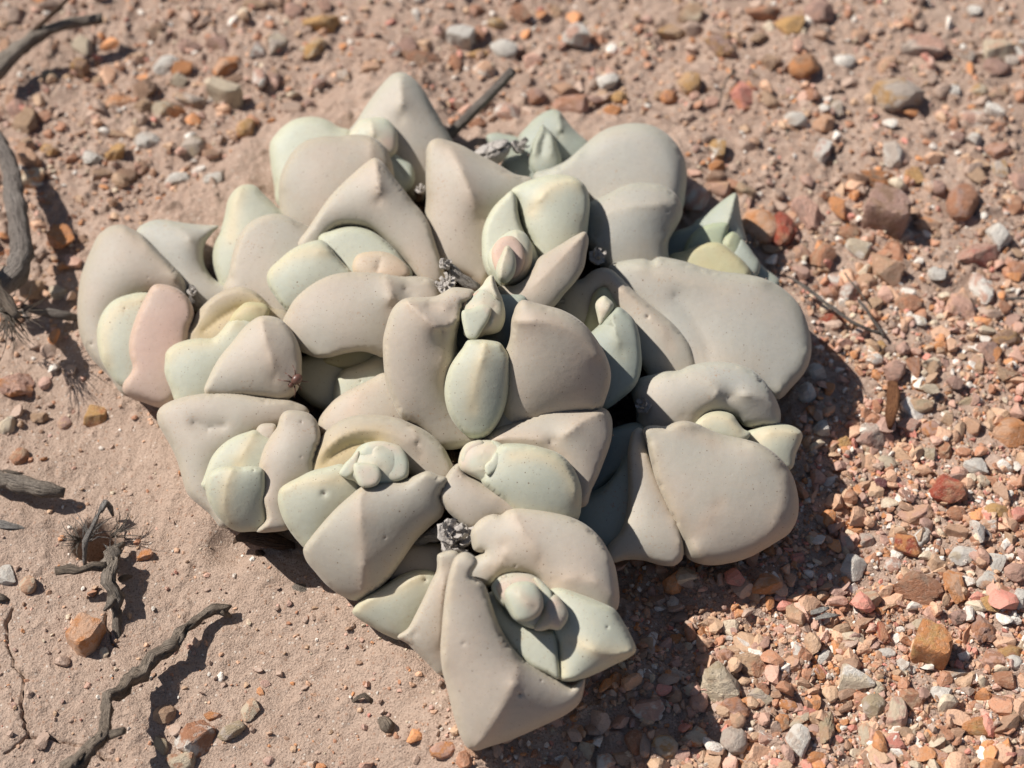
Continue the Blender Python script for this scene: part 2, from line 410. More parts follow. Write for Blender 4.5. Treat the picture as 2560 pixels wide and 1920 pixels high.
    if K:
        src = .82/um_
        for q, v in K:
            d = seg_dist(V2, q); on = (d < .6) & ~rim
            if v >= .8:
                # a ridge dies away where it ends inside the leaf, and runs out full to a tip on the rim
                sq = np.concatenate(([0], np.cumsum(np.linalg.norm(np.diff(q, axis=0), axis=1)))); si_ = sq[np.argmin(((V2[on][:, None]-q[None])**2).sum(2), 1)]
                ends = [seg_dist(e[None], closed)[0] > .16*Rin+6 for e in (q[0], q[-1])]; wt = np.ones(len(si_)); ll = min(.38*sq[-1], .9*Rin)+1e-6
                if ends[0]: wt = np.minimum(wt, np.clip(si_/ll, 0, 1))
                if ends[1]: wt = np.minimum(wt, np.clip((sq[-1]-si_)/ll, 0, 1))
                wt = wt*wt*(3-2*wt); f0 = np.clip(uf[on]*src, 0, None)
                gap = np.clip(db[on]/(Rin*.62), 0, 1)**.6; nearc = np.clip((dfree[on]-db[on])/(.3*Rin), 0, 1)*LIP; vv = v*(gap + (1-gap)*nearc)
                val[on] = np.maximum(val[on], f0+(vv-f0)*wt); dk = np.minimum(dk, d)
            else:
                val[on] = v*.6
                if inner: fold = np.maximum(fold, np.exp(-(d/inner)**2))
            fixed |= on
        free = ~fixed; f = val.copy(); f[free] = np.linalg.solve(Af[np.ix_(free, free)], (mass*src - Af[:, fixed]@val[fixed])[free])
        we = .36
    else: f = np.clip(f, 0, None)**.62; we = .5
    w = max((.24 if K else .34)*Rin, 6.)
    ef = np.sqrt(np.clip(1-(1-np.clip(dfree/w, 0, 1))**2.2, 0, 1)); ec = np.sqrt(np.clip(1-(1-np.clip(db/min(11., .3*Rin+2), 0, 1))**2, 0, 1))
    z = bulge*Rin*(we*np.minimum(ef, ec) + (1-we)*np.clip(f, 0, None)**.92*ec)
    scar = np.zeros(nv)
    for dx, dy, dr, dd in dn:
        gss = np.exp(-((V2[:, 0]-dx)**2 + (V2[:, 1]-dy)**2)/(dr*.6)**2); z = z - dd*dr*gss*(~rim)
        if dd > .3: scar = np.maximum(scar, np.exp(-((V2[:, 0]-dx)**2 + (V2[:, 1]-dy)**2)/(dr*.38)**2))
    c = V2.mean(0); d0 = depth_at([c], h*.01)
    dbase = d0*(1 + (tx*(V2[:, 0]-c[0]) + ty*(V2[:, 1]-c[1]))/F_PX)
    front = at_depth(V2, dbase - z*d0/F_PX)
    inn = np.where(~rim)[0]
    # the back of the leaf runs down to its root at the soil
    thick = max(back*bulge*Rin*d0/F_PX, depth_at([c], -.0015) - d0)
    rear = at_depth(V2[inn], (dbase + thick*np.clip(ub/umax, 0, None)**.6)[inn])
    bi = np.arange(nv); bi[inn] = nv + np.arange(len(inn))
    # image y points down, so the triangles are wound for a face towards the camera
    s_ = np.sign((p1-p0)[:, 0]*(p2-p0)[:, 1] - (p1-p0)[:, 1]*(p2-p0)[:, 0])
    Tf = np.where((s_ > 0)[:, None], T[:, ::-1], T)
    faces = np.vstack((Tf, bi[Tf[:, ::-1]]))
    o = mesh_obj(name, np.vstack((front, rear)), faces, M[mat], parent, **props)
    at = o.data.attributes.new('edge', 'FLOAT', 'POINT')
    ev = np.exp(-(dk/edge_w)**2); ev = np.maximum(ev, .25*np.exp(-(db/(edge_w*.7))**2))
    at.data.foreach_set('value', np.concatenate((ev, np.zeros(len(inn)))).astype(np.float32))
    at = o.data.attributes.new('rim', 'FLOAT', 'POINT'); at.data.foreach_set('value', np.concatenate((np.exp(-(db/(.12*Rin+5))**2), np.ones(len(inn)))).astype(np.float32))
    if 'bud' not in name: RIMS.append(front[rim & (vnoise(V2[:, 0]*.012, V2[:, 1]*.012, 7) > .18)])
    at = o.data.attributes.new('fold', 'FLOAT', 'POINT'); at.data.foreach_set('value', np.concatenate((fold, np.zeros(len(inn)))).astype(np.float32))
    at = o.data.attributes.new('scar', 'FLOAT', 'POINT'); at.data.foreach_set('value', np.concatenate((scar, np.zeros(len(inn)))).astype(np.float32))
    return o
m, t, bs = newmat('stem_bark'); g = N(t)
tc = g.n('TexCoord').outputs['Object']; nz = g.n('TexNoise', {'Vector': tc, 'Scale': 400., 'Detail': 4.}).outputs[0]
t.links.new(g.mix(g.ramp(nz, .35, .65), (.10, .07, .05), (.22, .16, .11)), bs.inputs['Base Color']); bs.inputs['Roughness'].default_value = .9
t.links.new(g.n('Bump', {'Height': nz, 'Strength': .6, 'Distance': .001}).outputs[0], bs.inputs['Normal']); M['stem'] = m

plant = empty('succulent_plant', (*at_px(1130, 1020)[:2], 0.0), label='low clump of plump grey green succulent leaves growing in stony soil', category='plant')
def shoot(x, y, h, r=.55):
    """the short stem a rosette grows on (mostly hidden between the leaves)"""
    top = at_height([[x, y]], h*.01)[0]; z1 = h*.01 - .008
    prof = [(-.006, r*.8), (0, r), (z1*.5, r*.9), (z1*.85, r*.8), (z1, r*.45)]
    v, f = [], []; nseg = 14
    for zz, rr in prof:
        for k in range(nseg):
            a = 2*math.pi*k/nseg; w = rr*.01*(1+.12*math.sin(3*a+x))
            v.append((top[0]+w*math.cos(a), top[1]+.004+w*math.sin(a), zz))
    for i in range(len(prof)-1):
        for k in range(nseg): f.append((i*nseg+k, i*nseg+(k+1) % nseg, (i+1)*nseg+(k+1) % nseg, (i+1)*nseg+k))
    f.append(tuple(range((len(prof)-1)*nseg, len(prof)*nseg))); f.append(tuple(range(nseg))[::-1])
    return mesh_obj('shoot', v, f, M['stem'], plant)

# --- shoot at the back
s = shoot(890, 440, 1.2)
leaf(s, 'A', [(1330,115),(1420,108),(1500,160),(1590,265),(1660,385),(1720,490),(1770,590),(1800,680),(1790,820),(1700,960),(1640,1100),(1560,1180),(1440,1100),(1330,950),(1150,900),(1000,780),(960,640),(1020,510),(1090,395),(1170,280),(1250,185)], 1.5, 'grey', [([(1385,150),(1400,300),(1390,520)], .98)], ty=-.1, bulge=.75)
leaf(s, 'A', [(260,720),(265,900),(300,1090),(340,1220),(420,1250),(600,1100),(800,900),(950,720),(930,620),(850,580),(760,520),(680,495),(590,490),(480,510),(390,560),(310,640)], 1.4, 'young')
leaf(s, 'A', [(940,650),(990,580),(1040,520),(1110,500),(1190,495),(1260,505),(1320,560),(1355,620),(1365,700),(1355,790),(1250,860),(1050,770)], 2.15, 'bud', [([(1130,520),(1150,620),(1170,700)], 1.08)], name='bud')
leaf(s, 'A', [(1100,690),(1200,705),(1300,780),(1400,850),(1480,905),(1503,960),(1500,1050),(1440,1100),(1300,1080),(1180,950),(1080,850)], 1.75, 'sage', [([(1200,720),(1330,870),(1420,1000)], .7)])  # shaded flank of the next leaf, its shade put into the sage colour
leaf(s, 'A', [(350,1000),(400,880),(480,760),(590,690),(720,660),(850,660),(960,645),(1060,645),(1130,660),(1200,700),(1270,780),(1310,900),(1300,1000),(1250,1100),(1100,1300),(700,1500),(560,1450),(430,1370),(360,1260),(335,1130)], 1.9, 'old', [([(1135,680),(1140,760),(1140,860),(1110,980)], 1.02)], bulge=.72)
# --- the peaked leaf and its young pair
s = shoot(900, 690, 1.9)
leaf(s, 'D', [(880,-136),(945,-96),(1022,7),(1100,105),(1167,195),(1225,260),(1275,340),(1315,450),(1350,560),(1385,670),(1390,750),(1350,790),(1290,770),(1230,728),(1130,648),(1030,548),(930,452),(830,388),(720,368),(620,375),(520,420),(430,482),(345,525),(325,500),(379,401),(450,290),(533,170),(630,65),(738,-36),(815,-100)], 2.6, 'old', [([(885,-115),(912,60),(905,200)], 1.22)], dents=[(905,95,26,.55),(925,-60,14,.3)], ty=-.2, bulge=.85)
leaf(s, 'D', [(490,455),(555,412),(640,382),(740,376),(850,405),(950,470),(1045,560),(1100,640),(1130,720),(1000,790),(800,790),(715,742),(650,660),(590,570)], 2.35, 'young', bulge=.7)
leaf(s, 'D', [(80,740),(100,690),(170,620),(270,540),(370,495),(480,475),(540,510),(590,580),(660,660),(715,712),(790,800),(600,900),(400,980),(250,1010),(190,960),(130,880),(90,810)], 2.55, 'young', [([(92,715),(165,640),(270,580),(400,555),(530,560)], 1.04)])
leaf(s, 'D', [(718,705),(718,640),(750,585),(820,562),(930,558),(1000,575),(1060,610),(1130,680),(1138,735),(1000,800),(850,790)], 2.85, 'peach', [([(935,570),(915,640),(900,700)], .55)], name='bud', bulge=.75)
leaf(s, 'D', [(240,1010),(270,930),(340,850),(450,770),(560,725),(700,710),(850,705),(950,715),(1060,735),(1180,742),(1280,755),(1330,800),(1340,900),(1290,980),(1060,1050),(1000,1180),(960,1310),(880,1312),(780,1300),(650,1318),(540,1345),(450,1340),(395,1305),(330,1230),(270,1150),(235,1080)], 2.4, 'old', [([(960,740),(985,800),(998,880),(1003,980)], 1.1), ([(1100,830),(1150,880),(1200,860)], .62)])
# --- far side rosette with the pink leaf
s = shoot(330, 850, .9)
leaf(s, 'C', [(370,348),(300,375),(240,430),(200,510),(160,600),(120,720),(100,850),(95,980),(110,1120),(150,1230),(210,1320),(300,1410),(410,1525),(470,1530),(470,1400),(330,1200),(270,1050),(345,930),(450,862),(570,806),(680,782),(780,806),(858,868),(872,800),(840,710),(760,620),(660,520),(560,420),(480,375),(430,352)], 1.05, 'old', [([(430,380),(560,480),(700,620),(800,740)], 1.02)], dents=[(600,725,12,.3),(195,1200,26,.5)], bulge=.9)
leaf(s, 'C', [(235,1170),(240,1070),(280,970),(340,900),(420,860),(500,850),(560,860),(610,890),(620,1000),(580,1200),(540,1420),(450,1500),(380,1480),(320,1410),(270,1330),(245,1250)], 1.3, 'young', [([(560,872),(440,915),(352,990),(295,1090),(278,1200),(305,1350)], 1.0)], dents=[(435,948,14,.5)], bulge=.7)
leaf(s, 'C', [(640,780),(580,870),(530,970),(490,1080),(465,1180),(468,1280),(490,1370),(470,1420),(425,1480),(420,1535),(470,1580),(560,1615),(650,1622),(720,1600),(790,1500),(800,1350),(860,1180),(900,1080),(930,990),(915,920),(870,850),(800,800),(720,775)], 1.5, 'flush', bulge=.78, ty=-.1)
# --- rosette between
s = shoot(600, 690, 1.0)
leaf(s, 'C', [(555,400),(590,345),(650,315),(730,312),(800,325),(900,340),(1010,350),(1110,358),(1080,390),(1050,425),(1012,480),(997,550),(1008,640),(1052,720),(1110,780),(1168,808),(1150,850),(1050,880),(980,920),(860,860),(820,750),(740,620),(640,500)], 1.2, 'grey', [([(735,325),(820,365),(900,450),(985,560)], 1.05)])
leaf(s, 'C', [(1115,400),(1150,280),(1170,180),(1210,110),(1260,70),(1310,58),(1370,70),(1420,120),(1480,180),(1530,240),(1560,300),(1500,450),(1350,640),(1200,820),(1110,735),(1068,640),(1062,550),(1080,470)], 1.4, 'young', [([(1270,75),(1225,200),(1205,330),(1195,430)], 1.0)], bulge=.8)
leaf(s, 'C', [(1190,640),(1210,540),(1250,430),(1320,340),(1420,285),(1500,270),(1580,280),(1660,320),(1720,370),(1760,450),(1720,620),(1660,820),(1610,950),(1560,1015),(1480,960),(1400,890),(1280,830),(1172,812),(1180,720)], 1.85, 'old', bulge=.75)
# --- rosette with the insect
s = shoot(590, 880, 1.4)
leaf(s, 'C', [(860,1190),(900,1080),(950,980),(1020,900),(1100,840),(1200,800),(1280,790),(1360,820),(1420,870),(1490,950),(1570,1010),(1520,1080),(1300,1120),(1100,1180),(960,1220)], 1.75, 'old', [([(900,1120),(955,1005),(1035,920),(1125,860),(1235,825),(1345,850),(1440,930)], 1.0), ([(1000,1110),(1130,1010),(1280,940),(1400,960)], .5)], inner=38)
leaf(s, 'C', [(1185,1050),(1200,1000),(1240,950),(1300,905),(1370,902),(1440,918),(1470,960),(1455,1020),(1380,1070),(1270,1090)], 2.3, 'yellow', [([(1210,1010),(1290,945),(1370,940),(1430,960)], 1.1)], name='bud')
leaf(s, 'C', [(720,1340),(730,1260),(780,1210),(850,1180),(950,1160),(1070,1155),(1120,1110),(1180,1040),(1240,1015),(1310,1015),(1370,1035),(1330,1180),(1230,1300),(1130,1400),(1060,1560),(920,1590),(840,1600),(790,1550),(740,1470),(718,1400)], 1.8, 'young', [([(738,1290),(800,1235),(900,1195),(1050,1175),(1150,1090),(1240,1035)], 1.0)], dents=[(990,1205,10,.3)])
h4 = leaf(s, 'C', [(1003,1545),(1040,1430),(1110,1300),(1200,1190),(1290,1080),(1350,1030),(1400,1003),(1470,1000),(1540,1020),(1600,1070),(1660,1160),(1695,1260),(1702,1360),(1692,1480),(1640,1570),(1560,1610),(1450,1600),(1300,1590),(1100,1590)], 2.2, 'old', [([(1415,1015),(1428,1100),(1462,1230),(1500,1370),(1505,1460)], 1.12)], ty=-.15)
# --- low rosette in the gap
s = shoot(870, 950, 1.0)
leaf(s, 'D', [(520,1370),(640,1320),(780,1298),(900,1305),(980,1330),(990,1400),(850,1420),(700,1440),(600,1420)], 1.6, 'yellow', bulge=.7)
leaf(s, 'D', [(340,1400),(400,1370),(490,1362),(570,1378),(640,1420),(680,1520),(640,1640),(560,1700),(420,1690),(350,1610),(330,1500)], 1.25, 'young', bulge=.6)
leaf(s, 'D', [(595,1620),(598,1500),(640,1440),(720,1408),(850,1372),(930,1362),(980,1400),(990,1470),(900,1560),(770,1640),(640,1690)], 1.55, 'young', [([(640,1450),(760,1420),(900,1385)], 1.0)], bulge=.65, dents=[(775,1520,14,.5)])
leaf(s, 'G', [(1245,330),(1260,260),(1310,190),(1400,120),(1500,70),(1600,30),(1690,15),(1760,120),(1820,250),(1860,340),(1700,440),(1400,440),(1270,400)], 1.7, 'old', [([(1600,60),(1500,150),(1450,260)], .98)])
# --- shoot with the broad keeled leaf
s = shoot(1270, 640, 2.0)
leaf(s, 'B', [(75,600),(80,530),(110,470),(165,448),(250,465),(350,500),(480,570),(620,640),(750,720),(870,785),(760,870),(660,950),(590,1030),(545,1130),(525,1250),(530,1400),(550,1500),(505,1580),(420,1540),(330,1490),(240,1420),(195,1330),(150,1180),(100,1000),(78,850)], 2.4, 'old', [([(190,460),(275,550),(345,690),(405,830),(455,960),(500,1100)], 1.2)], dents=[(408,830,13,.5)], bulge=.85)
leaf(s, 'B', [(505,1290),(508,1180),(540,1070),(600,970),(680,890),(735,850),(775,900),(785,1000),(805,1100),(835,1170),(900,1290),(890,1430),(780,1570),(680,1590),(600,1540),(540,1470),(510,1380)], 2.6, 'young', bulge=.7)
leaf(s, 'B', [(728,852),(800,800),(900,760),(1020,730),(1120,725),(1220,745),(1290,800),(1325,870),(1335,980),(1315,1100),(1270,1200),(1180,1270),(1060,1340),(970,1370),(900,1270),(832,1165),(792,1040),(762,930)], 2.75, 'young', [([(1275,805),(1190,775),(1100,795),(1010,850),(945,925),(890,1010)], 1.12)], dents=[(730,870,13,.35),(1200,1185,9,.4)])
leaf(s, 'B', [(640,1600),(750,1580),(850,1520),(900,1450),(940,1370),(1030,1310),(1130,1250),(1230,1190),(1300,1165),(1325,1220),(1310,1330),(1290,1440),(1240,1530),(1160,1620),(1060,1700),(900,1740),(740,1700)], 3.05, 'old', [([(1290,1185),(1190,1290),(1070,1420),(960,1530),(850,1620)], 1.08)])
leaf(s, 'B', [(550,1350),(600,1260),(670,1190),(760,1150),(830,1170),(880,1240),(895,1330),(880,1440),(820,1530),(730,1575),(650,1570),(600,1500),(560,1430)], 3.05, 'bud', [([(770,1165),(790,1240),(860,1330)], .8)], name='bud', dents=[(680,1160,16,.4)])
leaf(s, 'B', [(585,1300),(650,1215),(740,1200),(810,1265),(835,1370),(800,1480),(740,1530),(640,1500),(590,1400)], 3.3, 'flush', name='bud_scale', bulge=.36)
leaf(s, 'B', [(700,1270),(750,1320),(770,1420),(745,1510),(690,1560),(632,1535),(615,1450),(650,1350)], 3.5, 'bud', [([(700,1285),(665,1400),(650,1520)], 1.25)], name='bud')
# --- the back, sunny side
s = shoot(1470, 470, 1.1)
leaf(s, 'B', [(540,430),(620,405),(690,430),(770,480),(760,580),(600,540)], .9, 'sage', bulge=.6)
leaf(s, 'B', [(790,440),(850,360),(920,290),(1000,240),(1060,225),(1110,245),(1140,290),(1210,380),(1260,450),(1292,505),(1270,580),(1150,640),(1000,660),(850,580)], 1.2, 'sage', [([(1090,240),(1110,330),(1105,430)], 1.15)])
leaf(s, 'B', [(690,640),(760,590),(840,560),(890,590),(940,660),(975,720),(930,790),(860,800),(740,740)], 1.3, 'sage', bulge=.7)
leaf(s, 'B', [(878,580),(900,470),(940,390),(970,340),(1000,365),(1040,400),(1070,460),(1085,540),(1080,620),(1040,680),(980,710),(920,690),(880,640)], 1.75, 'sage', [([(960,370),(925,480),(905,580)], 1.05), ([(1000,400),(975,480),(962,570)], .62), ([(1040,430),(1050,520),(1030,600)], 1.05)], bulge=.9)
leaf(s, 'B', [(930,735),(1050,672),(1150,620),(1280,510),(1360,440),(1450,380),(1560,345),(1680,330),(1800,345),(1910,400),(2000,490),(2060,600),(2080,720),(2072,840),(2035,960),(1900,1060),(1600,1090),(1340,1040),(1320,900),(1200,810),(1000,800)], 1.8, 'grey', bulge=.7, L=.5)
leaf(s, 'B', [(1338,1000),(1400,930),(1500,860),(1600,810),(1700,790),(1800,790),(1900,810),(1990,870),(2040,950),(2046,1030),(2000,1130),(1940,1230),(1910,1330),(1885,1400),(1800,1440),(1600,1450),(1480,1440),(1400,1360),(1345,1250),(1336,1130)], 2.05, 'grey', [([(1360,1180),(1410,1070),(1500,1005),(1620,975),(1760,965),(1900,955),(2010,960)], 1.12), ([(1375,1200),(1400,1300)], 1.0), ([(2000,990),(1950,1100),(1905,1220)], .95)], dents=[(1935,1010,14,.45)], bulge=.8)
# --- small green rosette at the sunny end
s = shoot(1800, 660, .7)
leaf(s, 'F', [(790,540),(860,450),(920,390),(1000,330),(1070,285),(1140,300),(1080,420),(1000,520),(880,590),(800,590)], 1.05, 'sage', bulge=.6)
leaf(s, 'F', [(1050,300),(1130,230),(1220,150),(1300,90),(1345,68),(1366,90),(1382,200),(1400,300),(1405,430),(1350,450),(1200,420),(1090,360)], 1.2, 'sage', [([(1345,85),(1318,200),(1285,310),(1260,400)], 1.25)], bulge=.8)
leaf(s, 'F', [(988,520),(995,420),(1040,360),(1110,320),(1200,298),(1292,303),(1290,350),(1245,440),(1220,500),(1100,520)], 1.45, 'lime', bulge=.6)
leaf(s, 'F', [(1228,450),(1260,400),(1330,368),(1382,410),(1392,470),(1360,550),(1270,520)], 1.4, 'lime', [([(1330,380),(1300,440),(1290,500)], 1.1)], bulge=.7)
leaf(s, 'F', [(1340,560),(1390,430),(1440,470),(1490,540),(1522,605),(1505,660),(1430,710),(1370,660)], 1.25, 'sage', bulge=.6)
leaf(s, 'F', [(1400,690),(1480,650),(1520,640),(1590,680),(1655,750),(1620,800),(1480,780)], .85, 'sage', bulge=.6)
leaf(s, 'F', [(870,575),(960,520),(1060,470),(1150,448),(1220,450),(1280,480),(1340,530),(1400,590),(1430,690),(1260,730),(1040,680)], 1.45, 'yellow', bulge=.65)
# --- big flat leaf and arched leaf
s = shoot(1680, 800, 1.3)
leaf(s, 'F', [(405,640),(470,600),(560,578),(650,574),(700,590),(750,560),(850,570),(980,600),(1100,640),(1230,670),(1400,690),(1550,720),(1680,780),(1780,860),(1850,950),(1900,1070),(1930,1200),(1925,1330),(1890,1430),(1820,1520),(1740,1590),(1680,1622),(1630,1600),(1520,1520),(1400,1540),(1200,1520),(1030,1480),(880,1420),(820,1250),(800,1050),(660,900),(500,760)], 1.75, 'grey', [([(890,860),(970,960),(1060,1090),(1120,1220),(1150,1340)], .74), ([(1690,1590),(1800,1500),(1870,1400),(1895,1290)], 1.0), ([(600,640),(760,680),(1000,760),(1300,800)], 1.0)], bulge=.5, L=.45, ty=-.3)
leaf(s, 'F', [(0,940),(60,860),(130,800),(190,750),(230,690),(280,655),(340,643),(390,655),(440,690),(500,750),(590,840),(700,930),(800,1010),(880,1080),(950,1160),(1000,1240),(1017,1330),(1000,1400),(900,1450),(790,1490),(710,1450),(665,1360),(630,1290),(612,1180),(590,1085),(530,985),(450,925),(385,885),(340,805),(290,835),(262,885),(247,1000),(240,1140),(190,1110),(90,1050),(10,1000)], 2.0, 'old', [([(345,700),(440,790),(560,890),(690,1010),(790,1120),(850,1250)], 1.1)], dents=[(672,1020,26,.6)], bulge=.62)
leaf(s, 'F', [(225,1150),(235,900),(285,810),(350,790),(410,880),(400,1050),(300,1200)], 2.12, 'yellow', bulge=.5)
leaf(s, 'F', [(262,1190),(320,1080),(390,985),(450,945),(520,990),(572,1050),(608,1150),(622,1260),(628,1380),(605,1500),(545,1590),(440,1660),(340,1680),(300,1600),(320,1480),(300,1320),(265,1240)], 2.45, 'sage', [([(400,1010),(412,1090),(440,1190),(478,1310)], 1.12), ([(325,1085),(410,1090)], .8)], bulge=.75)
leaf(s, 'F', [(272,920),(300,880),(340,858),(380,885),(412,920),(402,980),(360,1035),(310,1085),(285,1010)], 2.95, 'bud', [([(340,870),(380,930),(340,1010)], 1.1)], name='bud')
# --- lower sunny rosette
s = shoot(1780, 1130, 1.0)
leaf(s, 'I', [(570,280),(620,220),(680,180),(770,145),(880,135),(960,100),(1080,75),(1200,72),(1320,90),(1420,130),(1500,200),(1560,280),(1610,370),(1635,460),(1620,540),(1500,560),(1370,550),(1300,490),(1200,470),(1100,480),(1020,550),(900,600),(820,600),(700,580),(620,550),(580,450)], 1.7, 'grey', [([(680,195),(780,160),(900,155),(1010,180),(1110,225),(1165,285),(1140,340),(1040,405),(900,480)], 1.08), ([(1240,335),(1400,322),(1520,352),(1605,410)], 1.05)], bulge=.95, ty=-.15)
leaf(s, 'I', [(1340,650),(1420,580),(1500,540),(1600,528),(1700,540),(1770,575),(1797,612),(1780,680),(1740,760),(1700,840),(1600,790),(1480,740)], 1.35, 'young', [([(1780,605),(1680,590),(1560,600),(1460,640)], 1.08)])
leaf(s, 'I', [(1000,540),(1060,470),(1130,442),(1210,440),(1280,465),(1320,520),(1360,570),(1412,602),(1370,660),(1250,660),(1120,630)], 1.9, 'young', [([(1060,500),(1150,470),(1260,500),(1330,570)], 1.05)], name='bud')
leaf(s, 'I', [(380,640),(430,580),(500,540),(560,535),(600,570),(600,700),(520,800),(420,900),(300,1020),(180,1130),(100,1170),(180,1000),(320,800),(370,700)], 1.35, 'sage', bulge=.6)
leaf(s, 'I', [(110,1220),(250,1080),(360,960),(450,850),(510,790),(540,900),(540,1050),(510,1170),(482,1280),(440,1372),(372,1437),(250,1370),(140,1290)], 1.2, 'sage', bulge=.7)
leaf(s, 'I', [(500,750),(510,680),(540,600),(580,575),(622,610),(650,700),(680,790),(720,900),(780,1040),(845,1180),(895,1310),(917,1420),(907,1530),(850,1582),(760,1582),(620,1545),(480,1530),(380,1520),(390,1430),(450,1330),(490,1200),(505,1050),(503,900)], 1.5, 'old', [([(640,760),(700,920),(790,1110),(870,1290),(890,1420)], 1.02)], bulge=.75)
leaf(s, 'I', [(610,575),(640,550),(700,543),(780,548),(850,520),(920,508),(1000,525),(1100,570),(1200,610),(1350,640),(1480,680),(1580,740),(1660,820),(1720,910),(1755,1020),(1768,1130),(1755,1240),(1700,1340),(1600,1410),(1500,1470),(1380,1530),(1250,1565),(1120,1580),(1020,1565),(940,1520),(905,1420),(850,1290),(775,1120),(705,950),(672,820),(640,680)], 1.7, 'old', [([(690,700),(725,880),(800,1060),(890,1230),(970,1385),(1060,1530)], 1.0), ([(1630,850),(1660,980),(1635,1150),(1560,1340),(1440,1480)], 1.0), ([(1190,1110),(1090,1240),(985,1380)], .93), ([(880,545),(1000,600),(1150,660)], .86)], bulge=.55, L=.4, ty=-.12, dents=[(1270,908,10,.15)])
# --- the middle rosette
s = shoot(1290, 960, 2.6)
leaf(s, 'E', [(740,660),(800,520),(850,400),(1000,300),(1150,265),(1330,300),(1310,400),(1290,500),(1280,700),(1260,830),(1140,760),(860,720),(780,780)], 3.1, 'sage', bulge=.45)
leaf(s, 'E', [(1000,1500),(1100,1400),(1170,1260),(1215,1120),(1290,1150),(1290,1400),(1150,1480),(1060,1540),(1010,1560)], 2.9, 'old', bulge=.5)
leaf(s, 'E', [(130,800),(130,650),(160,520),(190,430),(240,350),(310,300),(400,285),(500,285),(590,275),(650,245),(720,205),(820,205),(920,235),(900,310),(830,350),(812,440),(785,540),(745,700),(705,850),(668,950),(655,1060),(672,1200),(722,1340),(802,1430),(890,1490),(1000,1500),(950,1565),(820,1590),(700,1575),(560,1490),(400,1400),(280,1320),(200,1160),(150,1000)], 3.2, 'old', [([(345,335),(420,400),(510,485),(600,545),(700,530),(780,470)], 1.22), ([(640,580),(650,660),(643,800),(636,950),(640,1060)], 1.02), ([(520,360),(640,380),(740,390)], .95)], ty=.12, dents=[(360,338,22,.5),(610,700,16,.25)], bulge=.85)
leaf(s, 'E', [(1240,480),(1258,420),(1275,370),(1330,310),(1430,330),(1550,360),(1660,390),(1780,450),(1880,530),(1960,630),(2030,740),(2080,850),(2100,950),(2090,1050),(2060,1150),(2020,1240),(1920,1290),(1700,1340),(1450,1400),(1240,1420),(1222,1300),(1226,1000),(1224,780),(1232,620)], 3.5, 'old', [([(1250,490),(1340,497),(1450,490),(1600,512),(1750,572),(1870,650),(1980,790)], 1.16)], ty=.28, bulge=.75)
leaf(s, 'E', [(860,660),(820,720),(760,800),(710,880),(675,980),(660,1090),(670,1200),(710,1320),(780,1420),(860,1490),(950,1515),(1030,1490),(1110,1400),(1170,1280),(1205,1150),(1222,1000),(1222,800),(1180,730),(1140,680),(1060,660),(950,650)], 3.45, 'young', [([(1005,670),(1008,740),(972,860),(932,1000),(912,1130),(905,1260)], 1.1)], ty=.12, bulge=.8)
leaf(s, 'E', [(990,190),(950,220),(890,270),(830,330),(810,400),(815,480),(825,560),(828,610),(870,645),(930,650),(1000,620),(1080,605),(1140,580),(1180,500),(1186,420),(1170,330),(1120,250),(1050,200)], 4.05, 'bud', [([(1090,360),(1085,470),(1030,570),(940,635)], 1.15), ([(880,380),(960,350),(1030,310)], .82)], name='bud', bulge=.85)
for q_, h_, m_ in (([(828,345),(900,268),(980,222),(1060,228),(1085,290),(1000,352),(900,392),(838,405)], 4.25, 'flush'), ([(815,405),(890,385),(1000,350),(1065,380),(1045,480),(995,560),(930,650),(860,640),(822,540)], 4.33, 'bud')):
    leaf(s, 'E', q_, h_, m_, name='bud_scale', bulge=.36)
leaf(s, 'E', [(1060,95),(1020,130),(990,180),(955,225),(1000,260),(1060,290),(1120,340),(1160,370),(1165,310),(1130,230),(1100,150),(1080,100)], 4.3, 'bud', [([(1065,110),(1080,200),(1110,300)], 1.3)], name='bud', bulge=.9)
# --- low side rosette on the silt
s = shoot(640, 1180, 1.0)
leaf(s, 'G', [(35,280),(60,230),(130,185),(220,155),(350,130),(500,118),(640,125),(780,150),(900,165),(1000,175),(1080,215),(1115,260),(1000,280),(950,310),(850,358),(750,398),(620,448),(535,508),(466,580),(418,665),(398,760),(400,850),(430,950),(540,1070),(500,1080),(420,1005),(330,930),(260,860),(220,750),(190,640),(150,540),(90,430),(45,350)], 1.55, 'old', [([(300,340),(400,375),(520,360)], .74)], dents=[(405,392,26,.3)], bulge=1.0)
leaf(s, 'G', [(388,800),(400,680),(440,580),(510,500),(600,440),(700,405),(750,395),(800,440),(850,500),(850,620),(820,700),(640,720),(480,725),(420,760)], 1.95, 'young', [([(735,430),(690,520),(645,600),(632,650)], 1.04)], bulge=.7)
leaf(s, 'G', [(388,800),(410,720),(480,668),(560,652),(640,660),(740,655),(810,680),(830,780),(830,900),(820,1060),(790,1095),(720,1120),(640,1133),(570,1110),(510,1060),(450,990),(405,900)], 2.05, 'young', [([(590,670),(552,760),(530,880),(530,990),(560,1080)], 1.08)], ty=.2, dents=[(738,685,18,.5)], bulge=.75)
leaf(s, 'G', [(755,405),(785,355),(850,343),(900,355),(905,420),(850,520),(795,480)], 2.15, 'old', name='bud')
leaf(s, 'G', [(930,300),(960,260),(1010,247),(1090,255),(1150,275),(1200,330),(1222,400),(1228,470),(1195,560),(1160,650),(1150,740),(1060,800),(1000,880),(980,960),(1000,1060),(1000,1110),(880,1135),(760,1132),(800,1085),(832,1040),(800,900),(785,750),(790,640),(810,540),(860,440),(910,370)], 2.25, 'old', [([(945,310),(865,460),(818,580),(808,760),(825,980)], .98)], dents=[(1085,335,22,.35),(1085,590,16,.25)], bulge=.9)
